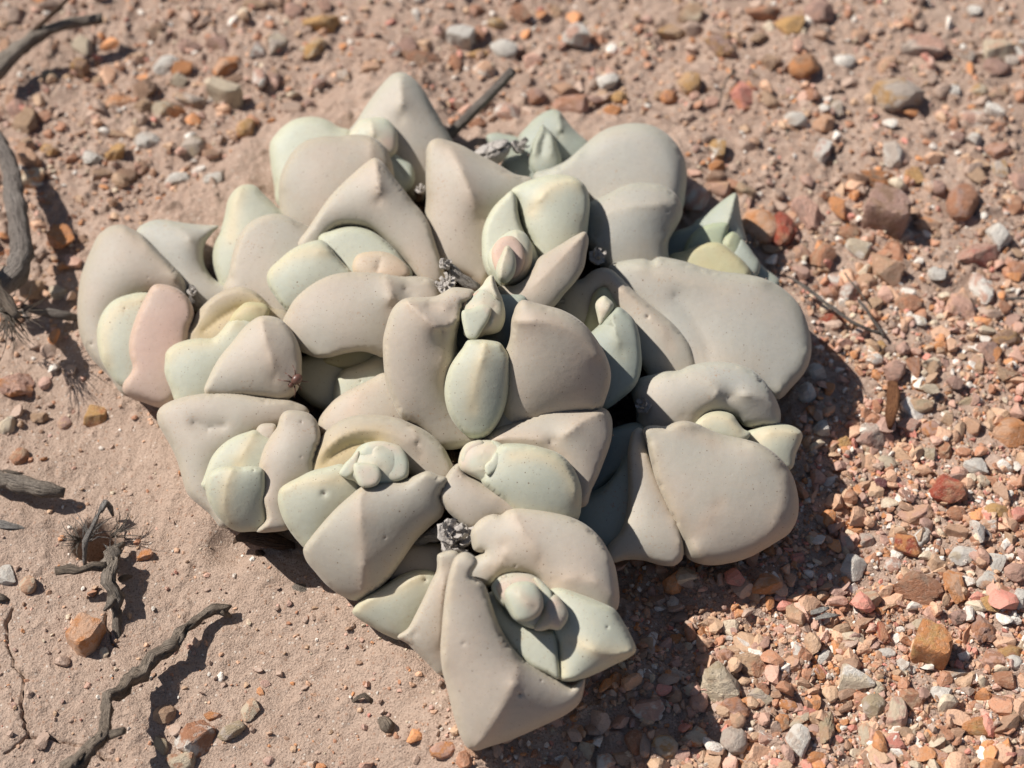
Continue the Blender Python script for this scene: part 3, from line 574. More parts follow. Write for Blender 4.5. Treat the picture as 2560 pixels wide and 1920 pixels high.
# --- lower middle rosette
s = shoot(960, 1220, 1.5)
leaf(s, 'G', [(1135,690),(1160,600),(1200,510),(1260,410),(1340,340),(1440,295),(1560,280),(1680,285),(1800,310),(1900,350),(1980,390),(2060,450),(2120,520),(2145,600),(2140,700),(2040,740),(1900,700),(1700,640),(1500,660),(1350,720),(1220,740)], 2.35, 'old', [([(1185,650),(1255,545),(1345,462),(1445,412),(1560,392),(1680,402),(1800,440),(1900,500),(1960,590)], 1.1), ([(1250,640),(1350,560),(1480,500),(1620,490)], .62), ([(1905,360),(1915,430),(1930,500)], 1.08)], bulge=.8, edge_w=20, inner=46)
leaf(s, 'G', [(913,880),(930,820),(980,780),(1060,740),(1160,690),(1280,660),(1380,640),(1470,690),(1540,800),(1460,900),(1340,1010),(1220,1150),(1130,1250),(1060,1200),(990,1110),(950,1040),(920,950)], 2.15, 'young', [([(930,835),(990,795),(1100,770),(1250,762),(1380,745)], 1.06)], dents=[(1252,855,40,.42)], ty=-.05)
leaf(s, 'G', [(1362,712),(1400,640),(1450,590),(1510,510),(1580,480),(1660,475),(1740,490),(1810,520),(1850,580),(1867,660),(1860,740),(1750,790),(1640,805),(1530,810),(1470,765),(1410,745)], 2.95, 'bud', [([(1590,570),(1640,515),(1740,505),(1800,540)], 1.15), ([(1500,640),(1520,700),(1530,780)], .82), ([(1560,650),(1640,640),(1680,670)], .9)], name='bud', bulge=.85)
for q_, h_, m_ in (([(1362,712),(1400,650),(1450,595),(1505,545),(1500,630),(1470,700),(1415,738)], 3.12, 'bud'), ([(1505,560),(1560,490),(1660,473),(1740,488),(1812,518),(1857,590),(1870,660),(1850,735),(1750,765),(1670,700),(1640,630),(1560,615)], 3.15, 'bud'),
        ([(1470,640),(1550,632),(1640,655),(1668,720),(1640,790),(1530,810),(1490,765)], 3.2, 'bud')):
    leaf(s, 'G', q_, h_, m_, name='bud_scale', bulge=.36)
leaf(s, 'G', [(1100,1260),(1150,1180),(1230,1080),(1330,970),(1430,880),(1530,800),(1640,760),(1740,757),(1830,757),(1920,720),(2010,690),(2080,720),(2150,745),(2140,810),(2115,880),(2130,950),(2110,1020),(2030,1090),(1920,1200),(1830,1330),(1730,1470),(1620,1570),(1540,1620),(1470,1635),(1380,1600),(1280,1530),(1190,1430),(1120,1340)], 2.05, 'old', [([(1530,830),(1512,900),(1515,1000),(1530,1200),(1540,1400),(1530,1580)], 1.15)], ty=.2, dents=[(1695,1175,18,.35)], bulge=.78)
# --- lower rosette with the round bud
s = shoot(1290, 1180, 1.9)
leaf(s, 'H', [(500,400),(600,330),(720,260),(850,210),(980,160),(1100,125),(1230,110),(1350,115),(1450,120),(1520,150),(1555,210),(1562,320),(1542,440),(1495,570),(1445,700),(1395,800),(1330,920),(1260,900),(1220,740),(1140,620),(1050,510),(920,490),(790,450),(640,460),(540,430)], 2.55, 'old', [([(1500,160),(1360,215),(1240,300),(1120,390),(1040,420)], 1.18), ([(560,400),(700,378),(850,385),(990,410),(1080,470),(1170,560)], 1.0)], bulge=.95)
leaf(s, 'H', [(630,440),(760,425),(900,440),(1020,470),(1120,510),(1210,590),(1270,690),(1305,800),(1305,900),(1280,980),(1240,1035),(1150,1050),(960,1020),(850,1000),(700,930),(560,830),(470,730),(540,560)], 2.8, 'young', [([(740,530),(870,520),(1000,535),(1110,595),(1190,680),(1245,790),(1262,900)], 1.02)], bulge=.75, ty=0)
leaf(s, 'H', [(130,870),(140,790),(180,700),(230,630),(290,590),(350,680),(440,720),(520,765),(600,810),(700,850),(780,890),(870,950),(960,990),(860,1040),(690,1060),(560,1070),(470,1120),(390,1140),(330,1112),(250,1045),(180,970)], 2.6, 'old', [([(320,680),(400,770),(520,860),(680,920)], 1.0)], dents=[(290,700,14,.4)], bulge=.85)
leaf(s, 'H', [(290,540),(310,480),(350,430),(410,405),(480,400),(560,400),(630,420),(680,470),(720,510),(740,560),(700,620),(640,670),(580,690),(550,740),(520,765),(460,730),(380,690),(310,650),(285,600)], 3.05, 'bud', [([(545,410),(500,470),(480,560)], .84), ([(590,440),(565,540),(500,650)], .8), ([(400,660),(480,640),(560,690)], .85), ([(660,480),(630,560),(560,600)], 1.05)], name='bud', bulge=.85)
for q_, h_, m_ in (([(325,480),(410,408),(480,402),(505,450),(470,520),(400,605),(318,590)], 3.22, 'bud'), ([(560,402),(632,422),(705,490),(738,560),(695,622),(622,662),(560,645),(520,600),(575,525),(585,450)], 3.2, 'bud'),
        ([(505,610),(555,560),(595,500),(640,540),(600,640),(525,690)], 3.3, 'bud')):
    leaf(s, 'H', q_, h_, m_, name='bud_scale', bulge=.36)
# --- front rosette
s = shoot(1240, 1480, 1.3)
leaf(s, 'J', [(290,490),(360,430),(430,340),(500,310),(590,300),(640,370),(620,460),(570,500),(480,490),(400,500)], 1.3, 'old', bulge=.6)
leaf(s, 'J', [(52,730),(80,680),(150,620),(250,560),(350,500),(430,470),(490,470),(540,490),(570,540),(540,650),(470,760),(410,840),(340,882),(260,870),(170,820),(90,770)], 1.05, 'young', [([(65,712),(180,645),(300,592),(400,545),(480,505)], 1.06)], ty=.05, dents=[(510,528,24,.5)])
leaf(s, 'J', [(590,370),(690,365),(700,430),(665,540),(645,680),(630,850),(620,980),(612,1095),(540,1060),(460,990),(400,930),(335,885),(400,830),(450,740),(500,640),(550,530),(580,470),(585,420)], 1.55, 'old', [([(640,440),(622,600),(605,800),(598,980)], 1.05), ([(445,860),(425,900),(405,920)], .7)], ty=.15, bulge=.8)
leaf(s, 'J', [(798,225),(830,170),(880,130),(940,112),(985,118),(1020,92),(1080,77),(1180,82),(1300,100),(1420,130),(1520,180),(1600,250),(1660,340),(1700,430),(1720,530),(1725,620),(1700,690),(1640,700),(1500,640),(1330,600),(1270,580),(1220,530),(1150,500),(1070,495),(1000,505),(900,545),(850,530),(795,515),(775,440),(838,402),(885,355),(825,335),(803,280)], 2.35, 'old', [([(1065,90),(1095,170),(1150,260),(1210,350),(1230,440)], 1.06), ([(1290,540),(1400,525),(1500,518),(1600,550),(1700,630)], 1.0), ([(1000,300),(1000,400),(920,470)], .84)], dents=[(1075,440,16,.4),(965,122,14,.4)], bulge=.85)
leaf(s, 'J', [(1280,600),(1340,575),(1500,620),(1620,670),(1700,710),(1750,780),(1800,870),(1836,970),(1800,1010),(1700,1060),(1600,1110),(1500,1150),(1420,1167),(1350,1152),(1340,1050),(1327,930),(1290,850),(1300,700)], 2.1, 'young', [([(1820,970),(1720,992),(1600,980),(1500,935),(1420,915)], 1.08), ([(1345,950),(1352,1060),(1360,1130)], .8)], dents=[(1655,825,18,.5)])
leaf(s, 'J', [(925,640),(960,610),(1000,680),(1060,760),(1140,800),(1240,830),(1320,850),(1345,930),(1350,1000),(1352,1150),(1280,1120),(1180,1075),(1090,1000),(1010,910),(955,800),(928,710)], 2.2, 'young', bulge=.7)
leaf(s, 'J', [(605,980),(612,850),(625,700),(640,580),(670,450),(700,380),(760,350),(825,385),(840,420),(805,500),(870,540),(900,590),(932,690),(972,800),(1032,910),(1122,1010),(1232,1080),(1340,1145),(1430,1190),(1510,1140),(1510,1200),(1480,1300),(1400,1370),(1280,1430),(1150,1490),(1030,1540),(930,1570),(830,1600),(785,1590),(740,1530),(710,1450),(680,1350),(650,1220),(618,1100)], 1.95, 'old', [([(825,1585),(900,1490),(980,1360),(1050,1210),(1090,1100),(1080,1020)], 1.12)], ty=.18, dents=[(750,930,22,.28),(1105,1245,26,.5),(1240,1160,14,.4)], bulge=.78)
leaf(s, 'J', [(925,570),(960,520),(1020,490),(1100,483),(1180,495),(1250,540),(1290,590),(1310,690),(1280,780),(1220,835),(1130,815),(1060,770),(1000,690),(950,630)], 2.75, 'bud', name='bud', bulge=.7)
leaf(s, 'J', [(1270,640),(1330,620),(1390,690),(1410,750),(1392,800),(1350,842),(1290,836),(1250,846),(1195,840),(1225,770),(1250,700)], 2.8, 'bud', [([(1270,700),(1300,770),(1270,830)], 1.12)], name='bud', bulge=.8)
for q_, h_, m_ in (([(925,575),(965,520),(1012,495),(1045,540),(1012,605),(1002,690),(950,635)], 2.95, 'bud'), ([(1195,510),(1262,555),(1305,610),(1300,690),(1258,700),(1235,610)], 3.0, 'bud')):
    leaf(s, 'J', q_, h_, m_, name='bud_scale', bulge=.36)
leaf(s, 'J', [(1010,600),(1060,550),(1130,535),(1195,550),(1242,620),(1252,690),(1225,750),(1150,788),(1085,780),(1040,710)], 3.25, 'bud', [([(1080,580),(1130,650),(1200,700)], 1.05)], name='bud', bulge=.6)
grow_all()
# ---------------------------------------------------------------- wood, bark, dry bits
def wood_mat(name, a, b, dark, rough=.85):
    m, t, bs = newmat(name); g = N(t)
    an = g.n('Attribute', attribute_name='ang').outputs['Fac']; le = g.n('Attribute', attribute_name='run').outputs['Fac']
    co = g.n('CombineXYZ', {0: g.math('MULTIPLY', g.math('COSINE', an), 2.2), 1: g.math('MULTIPLY', g.math('SINE', an), 2.2), 2: g.math('MULTIPLY', le, 110.)}).outputs[0]
    n1 = g.n('TexNoise', {'Vector': co, 'Scale': 2.6, 'Detail': 6., 'Roughness': .65}).outputs[0]
    pos = g.n('NewGeometry').outputs['Position']
    n2 = g.n('TexNoise', {'Vector': pos, 'Scale': 1500., 'Detail': 3.}).outputs[0]
    n3 = g.n('TexNoise', {'Vector': pos, 'Scale': 160., 'Detail': 3.}).outputs[0]
    c = g.mix(g.ramp(n1, .34, .48), dark, a); c = g.mix(g.ramp(n3, .45, .65, 0, .7), c, b); c = g.mix(g.ramp(n2, .5, .75, 0, .5), c, dark)
    t.links.new(c, bs.inputs['Base Color']); bs.inputs['Roughness'].default_value = rough; bs.inputs['Specular IOR Level'].default_value = .2
    t.links.new(g.n('Bump', {'Height': g.math('ADD', n1, g.math('MULTIPLY', n2, .25)), 'Strength': 1., 'Distance': .002}).outputs[0], bs.inputs['Normal'])
    return m
M['twig'] = wood_mat('weathered_wood', (.370, .310, .255), (.440, .375, .310), (.100, .080, .066))
M['darktwig'] = wood_mat('dark_bark', (.340, .270, .210), (.400, .330, .265), (.080, .062, .050))
M['stick'] = wood_mat('grey_wood', (.290, .250, .220), (.350, .305, .270), (.095, .078, .068))
M['dry'] = wood_mat('dry_grey_capsule', (.400, .365, .335), (.500, .465, .430), (.110, .090, .078))
M['drybrown'] = wood_mat('dry_brown_and_shade', (.170, .105, .070), (.220, .140, .095), (.055, .035, .026))  # brown of dry bits, also of the strip standing in for shade
M['rustbark'] = wood_mat('rusty_bark', (.300, .130, .060), (.360, .180, .090), (.110, .045, .025))
M['whitewood'] = wood_mat('bleached_wood', (.700, .660, .600), (.740, .700, .640), (.180, .140, .110))

def tube_data(pts, rad, nseg=12, seed=0, rough=.16, step=.0012, flat=1.):
    """vertices, faces, angle and run of a gnarled rod along points"""
    pts = np.asarray(pts, float); rad = np.asarray(rad, float)
    t0 = np.concatenate(([0], np.cumsum(np.linalg.norm(np.diff(pts, axis=0), axis=1)))); n = max(3, int(t0[-1]/step))
    C = catmull(pts, max(t0[-1]/n, 1e-6), False); kk = np.linspace(0, t0[-1], len(C)); wob = rough*1.1*np.interp(kk, t0, rad)
    C = C + np.column_stack([wob*(vnoise(kk*260+seed*7, kk*0+i*3.3, seed+20+i) + .6*vnoise(kk*620+seed, kk*0+i*5.1, seed+30+i)) for i in range(3)]); s = np.concatenate(([0], np.cumsum(np.linalg.norm(np.diff(C, axis=0), axis=1))))
    r = np.interp(s, t0*s[-1]/t0[-1], rad)
    T = np.gradient(C, axis=0); T /= np.linalg.norm(T, axis=1)[:, None]
    up = np.array([0, 0, 1.]); A = np.cross(T, up); A /= np.linalg.norm(A, axis=1)[:, None] + 1e-9; B = np.cross(A, T)
    th = np.linspace(0, 2*np.pi, nseg, endpoint=False)
    nz = 1 + rough*(vnoise(np.cos(th)[None]*1.6+seed+s[:, None]*420, np.sin(th)[None]*1.6+s[:, None]*160, seed) + .9*vnoise(np.cos(th)[None]*3.5+seed, np.sin(th)[None]*3.5+s[:, None]*110, seed+3) + .5*vnoise(np.cos(th)[None]*7+seed, np.sin(th)[None]*7+s[:, None]*500, seed+4)) + rough*.9*vnoise(s*330, s*0+seed, seed+9)[:, None]
    rr = r[:, None]*nz
    V = C[:, None] + rr[..., None]*(np.cos(th)[None, :, None]*A[:, None] + flat*np.sin(th)[None, :, None]*B[:, None])
    m = len(C); i = np.arange(m*nseg).reshape(m, nseg); j = np.roll(i, -1, 1)
    F = np.stack((i[:-1], j[:-1], j[1:], i[1:]), -1).reshape(-1, 4).tolist()
    F.append(i[0].tolist()[::-1]); F.append(i[-1].tolist())
    return V.reshape(-1, 3), F, np.tile(th, m), np.repeat(s, nseg)
def tube(name, pts, rad, mat, parent=None, **kw):
    props = {k: kw.pop(k) for k in list(kw) if k in ('label', 'category', 'group')}
    v, f, an, rn = tube_data(pts, rad, **kw)
    o = mesh_obj(name, v, f, M[mat], parent, **props)
    for nm, a in (('ang', an), ('run', rn + an*0)):
        o.data.attributes.new(nm, 'FLOAT', 'POINT').data.foreach_set('value', a.astype(np.float32))
    return o
PXM = 38e-2/F_PX                                       # metres per photograph pixel near the middle
def path(crop, pts):
    """pixel + height (mm) triples to points in space"""
    q = px(crop, [(p[0], p[1]) for p in pts])
    return np.array([at_height([a], p[2]*.001)[0] for a, p in zip(q, pts)])
def rads(crop, r): return [x/CROP[crop][2]*PXM for x in r]

# bent twig over the silt
o = tube('twig', path('g14', [(440,1760,9),(560,1659,9.5),(720,1520,10),(825,1390,10),(855,1230,10),(862,1090,9),(1000,1010,7),(1190,830,4.8),(1390,670,4.2),(1530,505,3.6),(1690,405,3.1),(1790,392,2.7),(1850,366,2.5)]),
         rads('g14', [58,54,50,44,33,37,44,50,44,33,33,29,5]), 'darktwig', label='dark bent twig with a side stub lying over bare cracked silt', category='twig', seed=3, rough=.5, nseg=18)
tube('side_branch', path('g14', [(850,1400,9.5),(910,1385,10.5),(985,1358,12)]), rads('g14', [34,30,27]), 'darktwig', o, seed=5)
tube('side_branch', path('g14', [(1750,400,3),(1800,425,2),(1842,455,.8)]), rads('g14', [30,24,12]), 'darktwig', o, seed=6)
tube('knot', path('g14', [(1290,720,4.5),(1370,675,5.5),(1420,690,4)]), rads('g14', [30,52,24]), 'darktwig', o, seed=8)
# forked root with a hairy tuft at its head
o = tube('forked_root', path('g14', [(880,-60,3),(885,20,5),(875,90,6),(890,190,6),(925,300,4.5),(925,420,2.5),(935,540,1.2),(955,690,-.3)]), rads('g14', [48,50,46,48,46,32,28,10]), 'twig',
         label='grey forked dead root with a frayed top rising from the silt', category='root', seed=11, rough=.5, nseg=18)
tube('root_fork', path('g14', [(850,50,6),(740,55,7.5),(640,78,8),(560,75,8),(445,90,8)]), rads('g14', [42,30,26,34,26]), 'darktwig', o, seed=12, rough=.3)
tube('root_fork', path('g14', [(905,300,5),(880,350,5),(825,405,4.5)]), rads('g14', [36,28,7]), 'twig', o, seed=13)
tube('root_fork', path('g14', [(950,160,3),(1000,140,2.5),(1055,130,2)]), rads('g14', [20,24,8]), 'darktwig', o, seed=14)
tube('root_fork', path('g14', [(880,-60,4),(930,-100,4),(985,-130,3)]), rads('g14', [36,30,18]), 'twig', o, seed=15)
rs = random.Random(4)
def hairs(parent, crop, cx, cy, n, lo, hi, l0, l1, mat, zmm=2.):
    """a frayed tuft: each run of fibres is joined into one part"""
    vs, fs, aa, rr, b = [], [], [], [], 0
    for k in range(n):
        a = R(rs.uniform(lo, hi)); L = rs.uniform(l0, l1); bend = rs.uniform(-.7, .7); rise = rs.uniform(.5, 6.)
        sx, sy = cx+rs.uniform(-30, 30), cy+rs.uniform(-22, 22)
        pts = [(sx+math.cos(a+bend*f)*L*f, sy-math.sin(a+bend*f)*L*f, zmm+rise*f*(1.5-f)) for f in (0, .35, .7, 1)]
        v, f, an, rn = tube_data(path(crop, pts), rads(crop, [4.5, 4, 3, 1.2]), nseg=5, seed=k, step=.003)
        vs.append(v); fs += [tuple(i+b for i in q) for q in f]; aa.append(an); rr.append(rn); b += len(v)
    o = mesh_obj('fibre_tuft', np.vstack(vs), fs, M[mat], parent)
    for nm, a in (('ang', aa), ('run', rr)): o.data.attributes.new(nm, 'FLOAT', 'POINT').data.foreach_set('value', np.concatenate(a).astype(np.float32))
    return o
hairs(o, 'g13', 690, 1430, 20, 30, 100, 90, 300, 'dry')
hairs(o, 'g13', 620, 1440, 20, 100, 230, 60, 210, 'twig')
hairs(o, 'g13', 900, 1400, 13, -8, 62, 110, 290, 'twig')
hairs(o, 'g13', 880, 1540, 14, 30, 140, 40, 130, 'dry')
tube('root_head', path('g13', [(895,1600,4),(900,1540,6),(880,1500,7)]), rads('g13', [52,58,30]), 'twig', o, seed=17, rough=.3)
tube('root_head', path('g13', [(680,1640,1),(672,1540,3),(690,1440,5),(740,1330,6),(800,1200,6)]), rads('g13', [12,15,20,18,10]), 'dry', o, seed=18, rough=.4)
tube('root_head', path('g13', [(800,1210,5),(840,1130,6),(880,1180,4),(900,1240,2)]), rads('g13', [20,24,18,10]), 'dry', o, seed=19, rough=.4)
# loose log, grey flake
o = tube('dead_stick', path('g13', [(-90,920,4),(0,955,5),(130,985,5),(260,1010,5),(400,1035,5),(520,1062,4)]), rads('g13', [72,70,68,66,56,40]), 'twig', label='short thick dead stick with split bark beside the frayed root', category='stick', seed=21, rough=.22)
tube('bark_strip', path('g13', [(20,880,6),(110,895,7),(190,905,6)]), rads('g13', [10,13,6]), 'darktwig', o, seed=22, flat=.4)
tube('wood_flake', path('g13', [(-60,1290,2),(20,1310,2.4),(130,1335,2),(240,1340,1)]), rads('g13', [30,36,26,6]), 'dry', label='flat grey wood flake below the short thick dead stick', category='wood flake', seed=23, flat=.35)
tube('wood_flake', path('g14', [(-60,290,1.5),(20,300,2),(80,320,1)]), rads('g14', [36,30,8]), 'darktwig', label='dark pointed wood flake under the round white pebble on silt', category='wood flake', seed=24, flat=.5)
# thick stem and dry tuft at the edge
o = tube('weathered_branch', path('g12', [(-60,-200,10),(10,-90,11),(60,20,11),(90,200,12),(118,380,12),(140,520,12),(150,650,12),(110,770,11),(30,860,10),(-80,920,9)]), rads('g12', [52,56,62,72,72,74,78,84,84,76]), 'stick',
         label='thick weathered grey stem arching in beside the far leaf', category='stem', seed=31, rough=.14, nseg=20)
tube('side_branch', path('g12', [(150,1010,6),(250,1040,5.5),(380,1065,5),(470,1082,4),(540,1090,2)]), rads('g12', [20,26,34,36,22]), 'stick', o, seed=32)
tube('side_branch', path('g12', [(-420,300,21),(-270,560,20),(-100,800,20),(20,960,19),(130,1090,17)]), rads('g12', [60,58,56,50,26]), 'darktwig', o, seed=33, rough=.25)
hairs(o, 'g12', 40, 1050, 46, -95, 20, 110, 330, 'darktwig', 14.)
hairs(o, 'g12', 0, 1030, 24, -60, 40, 60, 220, 'twig', 15.)
hairs(o, 'g12', 0, 1150, 14, -70, 50, 40, 130, 'dry', 9.)
o = tube('dead_branch', path('g1', [(-60,640,6),(20,570,6),(110,470,6),(200,390,6),(330,300,6.5),(500,230,7),(700,185,7),(890,165,7)]), rads('g1', [84,82,84,78,62,56,54,50]), 'twig', label='curved dead branch with a blunt dark end near the cream stone', category='branch', seed=41, rough=.16, nseg=18)
tube('side_branch', path('g1', [(250,300,7),(420,150,10),(560,20,13),(640,-60,14)]), rads('g1', [26,24,20,18]), 'drybrown', o, seed=42)
tube('stick', path('g3', [(-130,1280,2.5),(-20,1190,6),(120,1060,9),(280,900,13),(420,760,17),(560,610,21)]), rads('g3', [44,52,50,48,46,44]), 'stick', label='straight grey stick leaning up behind the clump', category='stick', seed=51, rough=.07, nseg=18)
o = tube('thin_twig', path('g8', [(40,340,4),(140,395,5),(250,475,5),(360,560,5),(500,665,5),(620,750,4.5),(760,815,4),(900,870,3)]), rads('g8', [10,14,20,15,18,17,15,13]), 'stick', label='thin pale twig lying across gravel beyond the broad flat leaf', category='twig', seed=61, rough=.2)
tube('side_branch', path('g8', [(690,560,4),(760,640,4.5),(820,740,4),(880,820,3.5),(920,905,3)]), rads('g8', [14,15,14,15,8]), 'stick', o, seed=62)
tube('side_branch', path('g8', [(560,300,3.5),(620,390,4),(700,470,4),(750,560,3.5)]), rads('g8', [7,8,8,6]), 'twig', o, seed=63)
tube('thin_twig', path('g8', [(2040,545,3),(2130,538,4),(2250,538,5)]), rads('g8', [10,14,13]), 'stick', label='short thin twig end beside the pink stone at the frame edge', category='twig', seed=64)
tube('dry_stalk', path('g4', [(1085,830,3),(1020,890,3.2),(960,1000,3),(930,1120,2.4),(912,1235,1.2)]), rads('g4', [24,18,14,12,14]), 'darktwig', label='dark curved hair-thin stalk hugging the orange-red rock', category='stalk', seed=65)
tube('dry_stalk', path('g4', [(90,330,2),(105,420,2),(150,545,1.5)]), rads('g4', [14,13,8]), 'darktwig', label='tiny dark stalk standing below the big tan rock', category='stalk', seed=66)
tube('bark_piece', path('g9', [(1010,-160,3),(1005,-40,5),(1000,80,5),(985,180,4.5),(970,270,3)]), rads('g9', [50,60,58,42,14]), 'rustbark', label='long rusty bark piece half in shadow by the pitted round stone', category='bark', seed=67, flat=.45)
o = tube('wood_chip', path('g10', [(222,372,2),(300,352,3),(372,330,2.5)]), rads('g10', [18,24,12]), 'whitewood', label='bleached white split wood chip lying on red gravel', category='wood chip', seed=68, flat=.5)
tube('splinter', path('g10', [(262,425,1.5),(350,395,3),(470,392,2)]), rads('g10', [14,26,5]), 'whitewood', o, seed=69, flat=.5)
tube('wood_chip', path('g15', [(425,440,1.5),(480,455,2.2),(560,480,2),(645,505,.8)]), rads('g15', [18,34,36,10]), 'twig', label='dark grey bark chip half sunk by the lower pale leaves', category='bark chip', seed=70, flat=.5)
tube('wood_chip', path('g15', [(735,575,1),(800,590,1.5),(862,604,.8)]), rads('g15', [12,18,8]), 'drybrown', label='small brown sliver touching the tip of a pale leaf', category='bark chip', seed=71, flat=.5)
tube('wood_chip', path('g15', [(1060,1330,1),(1095,1380,3),(1115,1430,1)]), rads('g15', [34,42,22]), 'darktwig', label='dark lump of bark on the silt near the lowest leaf', category='bark chip', seed=72, flat=.6)
tube('wood_chip', path('g15', [(860,1215,1),(940,1170,3),(1000,1235,1)]), rads('g15', [10,16,12]), 'darktwig', label='thin dark curled chip next to the square brown stone', category='bark chip', seed=73, flat=.5)
tube('wood_chip', path('g15', [(225,215,1),(250,240,2),(262,280,1)]), rads('g15', [18,28,14]), 'drybrown', label='tiny purple brown chip below the shaded leaf edge', category='bark chip', seed=74)
o = tube('shade_strip', path('g15', [(70,140,2),(110,110,4),(190,120,6),(290,130,6),(380,150,5),(470,170,3)]), rads('g15', [22,40,50,60,55,28]), 'drybrown', plant, seed=75, flat=.4)  # brown strip added where only shade lies under the leaves
for i, (c, p, rr) in enumerate((('J', [(430,330,14),(510,270,17),(590,240,19),(640,180,21)], [22,36,42,20]), ('D', [(1655,830,27),(1560,790,28),(1480,720,29),(1395,640,30)], [26,36,40,24]), ('H', [(170,470,17),(230,520,18),(250,600,17)], [34,46,30]),
        ('H', [(105,750,20),(125,800,21),(120,860,20)], [16,26,18]), ('C', [(690,1460,8),(730,1520,10),(760,1590,9),(700,1640,7)], [20,30,34,20]), ('A', [(1540,1220,14),(1545,1160,16),(1530,1110,17)], [20,34,22]),
        ('I', [(610,540,14),(630,450,17),(610,330,18)], [34,44,20]), ('C', [(905,800,12),(930,870,13),(975,930,11)], [26,36,16]), ('E', [(1560,350,26),(1620,330,27),(1690,320,26)], [18,30,18]))):
    tube('dried_stalk', path(c, p), rads(c, rr), 'dry' if i not in (2, 5) else 'drybrown', plant, seed=80+i, rough=.35)

def capsule(crop, x, y, hcm, r, n, open_, tilt=(0, 0), mat='dry', seed=0):
    """a dried seed head: a shallow cup with n folded valves"""
    c = at_height(px(crop, [(x, y)]), hcm*.01)[0]; rr = r/CROP[crop][2]*PXM; q = random.Random(seed)
    rot = Euler((tilt[0], tilt[1], q.uniform(0, 6)), 'XYZ').to_matrix()
    T = lambda p: np.array(c) + np.array(rot @ Vector(p))*rr
    v, f = [], []; ns = 20
    prof = [(.25, -.75), (.7, -.55), (.95, -.2), (.98, .02), (.8, -.05), (.4, .06), (.05, .12)]
    for a, z in prof:
        for k in range(ns):
            t_ = 2*math.pi*k/ns; w = a*(1+.10*math.sin(n*t_)+.06*q.uniform(-1, 1)); v.append(T((w*math.cos(t_), w*math.sin(t_), z+.05*q.uniform(-1, 1))))
    for i in range(len(prof)-1):
        for k in range(ns): f.append((i*ns+k, i*ns+(k+1) % ns, (i+1)*ns+(k+1) % ns, (i+1)*ns+k))
    f.append(tuple(range(ns))[::-1]); f.append(tuple(range((len(prof)-1)*ns, len(prof)*ns)))
    o = mesh_obj('seed_capsule', v, f, M[mat], plant)
    for k in range(n):
        a0 = 2*math.pi*k/n; v, f = [], []; lift = open_*q.uniform(.6, 1.3); m_ = 5
        for i in range(m_):
            s_ = i/(m_-1)
            for j in range(5):
                w = (j-2)/2*(math.pi/n)*.86*(1-.35*s_ if open_ > .3 else 1.)
                rad = .12+.86*s_; zz = .14+lift*s_*s_ + .16*(1-((j-2)/2)**2)*math.sin(math.pi*min(1, s_+.15)) + q.uniform(-.03, .03)
                if open_ > .3: rad = .35+.65*s_ - .25*s_*s_*open_
                v.append((rad*math.cos(a0+w), rad*math.sin(a0+w), zz))
        nv = len(v); v = [T(p) for p in v] + [T((p[0], p[1], p[2]-.09)) for p in v]
        for i in range(m_-1):
            for j in range(4):
                a, b, c_, d = i*5+j, i*5+j+1, (i+1)*5+j+1, (i+1)*5+j
                f.append((a, d, c_, b)); f.append((nv+a, nv+b, nv+c_, nv+d))
        loop = [i for i in range(5)] + [i*5+4 for i in range(1, m_)] + [(m_-1)*5+j for j in (3, 2, 1, 0)] + [i*5 for i in range(m_-2, 0, -1)]
        for a, b in zip(loop, loop[1:]+loop[:1]): f.append((a, b, nv+b, nv+a))
        mesh_obj('valve', v, f, M[mat], o)
capsule('B', 585, 535, 1.95, 150, 8, .05, (R(-35), R(8)), seed=1)
capsule('B', 790, 510, 1.9, 70, 4, .9, (R(-30), R(40)), seed=2)
capsule('J', 665, 225, 2.5, 72, 6, .8, (R(20), R(-15)), seed=3)
capsule('J', 690, 310, 2.3, 80, 6, .6, (R(40), R(5)), seed=4)
capsule('J', 770, 245, 2.45, 58, 4, .9, (R(20), R(35)), seed=5)
capsule('D', 1410, 800, 3.0, 72, 7, .5, (R(30), R(-5)), seed=6)
capsule('D', 1400, 650, 3.1, 44, 4, .9, (R(10), R(-30)), seed=7)
capsule('F', 285, 560, 2.5, 66, 6, .9, (R(20), R(0)), seed=8)
capsule('C', 915, 830, 1.5, 34, 4, .9, (R(10), R(-20)), seed=9)
capsule('I', 620, 400, 2.1, 54, 5, .9, (R(0), R(30)), seed=10)
capsule('A', 1560, 1120, 1.8, 46, 5, .7, (R(10), R(10)), seed=11)
capsule('C', 720, 1490, 1.1, 40, 4, .9, (R(20), R(-30)), seed=12)

